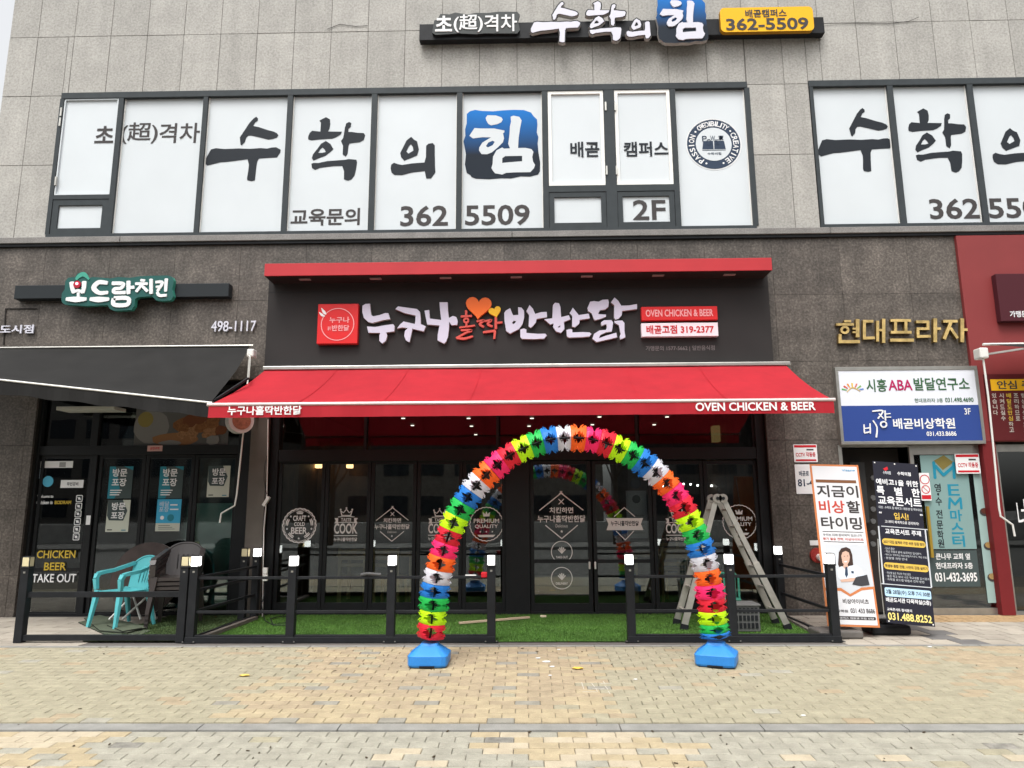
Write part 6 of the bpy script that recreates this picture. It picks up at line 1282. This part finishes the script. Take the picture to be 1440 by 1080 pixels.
g = G(); a, b, z0, z1 = RC(1000, 600, 1060, 622, 2.5); g.box(a, b, 2.3, 2.5, z0, z1, mat('lit_shelf', (.5, .4, .15), .5, emit=.25)); tag(g.build('lit_shelf_sign'), 'dim yellow lit shelf inside high at the right end', 'shelf')

# ================================================================== LITTER ON THE PAVING
for px, py, s_, c_, lab in ((812, 941, .05, (.75, .5, .08), 'bright yellow leaf on the paving between the arch legs'), (343, 951, .045, (.7, .5, .12), 'yellow leaf on the grey green paving left of the arch')):
    p = ongr(px, py); g = G(); z = gz(p.y); P_ = [(s_*(1.2, .7, .1, -.5, -1.1, -.6, 0, .6)[i], s_*(0, .5, .6, .55, .1, -.4, -.5, -.45)[i]*1.2, .008+.006*(i % 2)) for i in range(8)]
    g.face([p+Vector((a, b, c)) for a, b, c in P_], mat('leaf_'+str(px), c_, .6)); g.face([p+Vector((a, b, c-.003)) for a, b, c in reversed(P_)], MATS['leaf_'+str(px)]); tag(g.build('fallen_leaf'), lab, 'leaf')
pet = [((757, 926, .02), 'small white paper fleck left of the bent white strip'), ((769, 931, .035), 'bent white paper strip on the paving near the terrace edge'), ((777, 938, .022), 'round white paper fleck above the yellow leaf'), ((774, 950.5, .014), 'tiny white fleck on the paving below the round fleck'), ((894, 956, .014), 'tiny white fleck right of the chalky joints'), ((786, 914, .014), 'tiny white fleck at the terrace edge'), ((1308, 910, .02), 'white fleck on the kerb at the right'), ((1130, 1007, .016), 'small pale fleck on the paving at the right front')]
for (px, py, s_), lab in pet:
    p = ongr(px, py); g = G(); g.prism([(s_*math.cos(a*1.05)*(1+.3*(a % 2)), s_*.7*math.sin(a*1.05)) for a in range(6)], Fr((p.x, p.y, gz(p.y)+.003), (1, 0, 0), (0, 1, SL)), 0, .005, print_w); tag(g.build('paper_fleck'), lab, 'litter')
twm = mat('twig_brown', (.05, .035, .02), .9)
g = G()
for _ in range(120):
    x = random.uniform(-5.5, 5.5); y = random.choice([YB0-random.random()**2*2.4, YK0-random.random()*1.0]); a = random.uniform(0, 3.1); l = random.uniform(.008, .03); z = gz(y)+.004
    g.bar((x, y, z), (x+l*math.cos(a), y+l*math.sin(a), z+.002), random.uniform(.004, .014), .004, twm)
tag(g.build('leaf_debris'), 'scattered bits of dry leaf and twig on the paving', 'debris', kind='stuff')
g = G()
for x0, y0, x1, y1 in ((818, 960, 821, 969), (832, 961, 836, 966), (838, 968, 840, 973), (848, 958, 851, 962), (851, 965, 855, 970), (819, 973, 838, 973), (845, 961, 860, 961), (855, 972, 858, 976), (833, 969, 850, 968.5)):
    a, b = ongr(x0, y0), ongr(x1, y1); a.z = gz(a.y)+.001; b.z = gz(b.y)+.001; g.bar(a, b, .005, .003, mat('sand_white', (.5, .46, .4), .9))
tag(g.build('white_joint_sand'), 'white powder left in a few paving joints right of the yellow leaf', 'powder', kind='stuff')

# ================================================================== STREET BEHIND THE CAMERA (mirrored in the shop glass)
g = G(); g.box(-60, 60, -24, YEND-.15, -.6, -.46, asph); tag(g.build('road', origin=(0, -16, -.5)), kind='structure')
g = G(); g.box(-60, 60, YEND-.15, YEND-.0, -.6, gz(YEND)-.0, kerb_m); tag(g.build('roadside_kerb'), kind='structure')
g = G(); g.box(-60, 60, -29, -24.0, -.6, -.32, mat('far_pavement', (.17, .165, .155), .9, var=.1)); tag(g.build('far_pavement'), kind='structure')
g = G(); g.box(-40, 40, -29.5, -29, -.5, .75, mat('planter_wall', (.42, .41, .39), .8, var=.12, vs=2), .02); tag(g.build('planter_wall'), 'long pale low wall across the road, mirrored in the shop glass', 'wall')
for i, (x0, x1, hh, cc) in enumerate(((-42, -18, 16, (.12, .11, .10)), (-15, 6, 14, (.16, .14, .12)), (8, 36, 18, (.1, .09, .085)))):
    o = thing('opposite_building', ((x0+x1)/2, -46, -.5), ('tall grey building across the road on the left, mirrored in the glass', 'low pale building across the road in the middle, mirrored in the glass', 'tall brown building across the road on the right, mirrored in the glass')[i], 'building')
    g = G(); g.box(x0, x1, -58, -46, -.5, hh, mat('opposite_wall_%d' % i, cc, .85, var=.1)); g.build('wall', o)
    g = G(); 
    zz_ = 1.0
    while zz_+1.6 < hh:
        x = x0+1
        while x+2 < x1: g.box(x, x+1.9, -46.0, -45.94, zz_, zz_+1.5, mat('opposite_glass', (.03, .035, .04), .15)); x += 2.8
        zz_ += 3.1
    tag(g.build('window_row', o), kind='stuff')
bark = mat('bark_brown', (.07, .055, .045), .9, var=.2)
def tree(x, y, hgt, label):
    t = thing('street_tree', (x, y, -.4), label, 'tree', 'bare street trees across the road'); r = random.Random(int(x*10)); g = G(); g.tube([(x, y, -.4), (x+.05, y, hgt*.25), (x, y, hgt*.45)], .16, bark, 8, .09); g.build('trunk', t)
    g = G()
    def br(p, d, l, rr, dep):
        e = p+d*l; g.tube([p, p.lerp(e, .5)+Vector((r.uniform(-1, 1), r.uniform(-1, 1), 0))*l*.06, e], rr, bark, 4, rr*.5)
        if dep:
            for _ in range(3): br(p.lerp(e, r.uniform(.5, 1)), (d+Vector((r.uniform(-.7, .7), r.uniform(-.7, .7), r.uniform(-.1, .5)))).normalized(), l*r.uniform(.55, .75), rr*.55, dep-1)
    for _ in range(6): br(Vector((x, y, hgt*r.uniform(.28, .45))), Vector((r.uniform(-.7, .7), r.uniform(-.7, .7), 1)).normalized(), hgt*.28, .07, 3)
    g.build('crown', t)
for i, x in enumerate((-17, -10, -2.5, 4.5, 12, 20)): tree(x, -26.5, (7, 8, 7.5, 8.5, 7, 8)[i], 'bare winter tree on the far pavement, '+('leftmost', 'second from left', 'third from left', 'third from right', 'second from right', 'rightmost')[i]+' of the row')
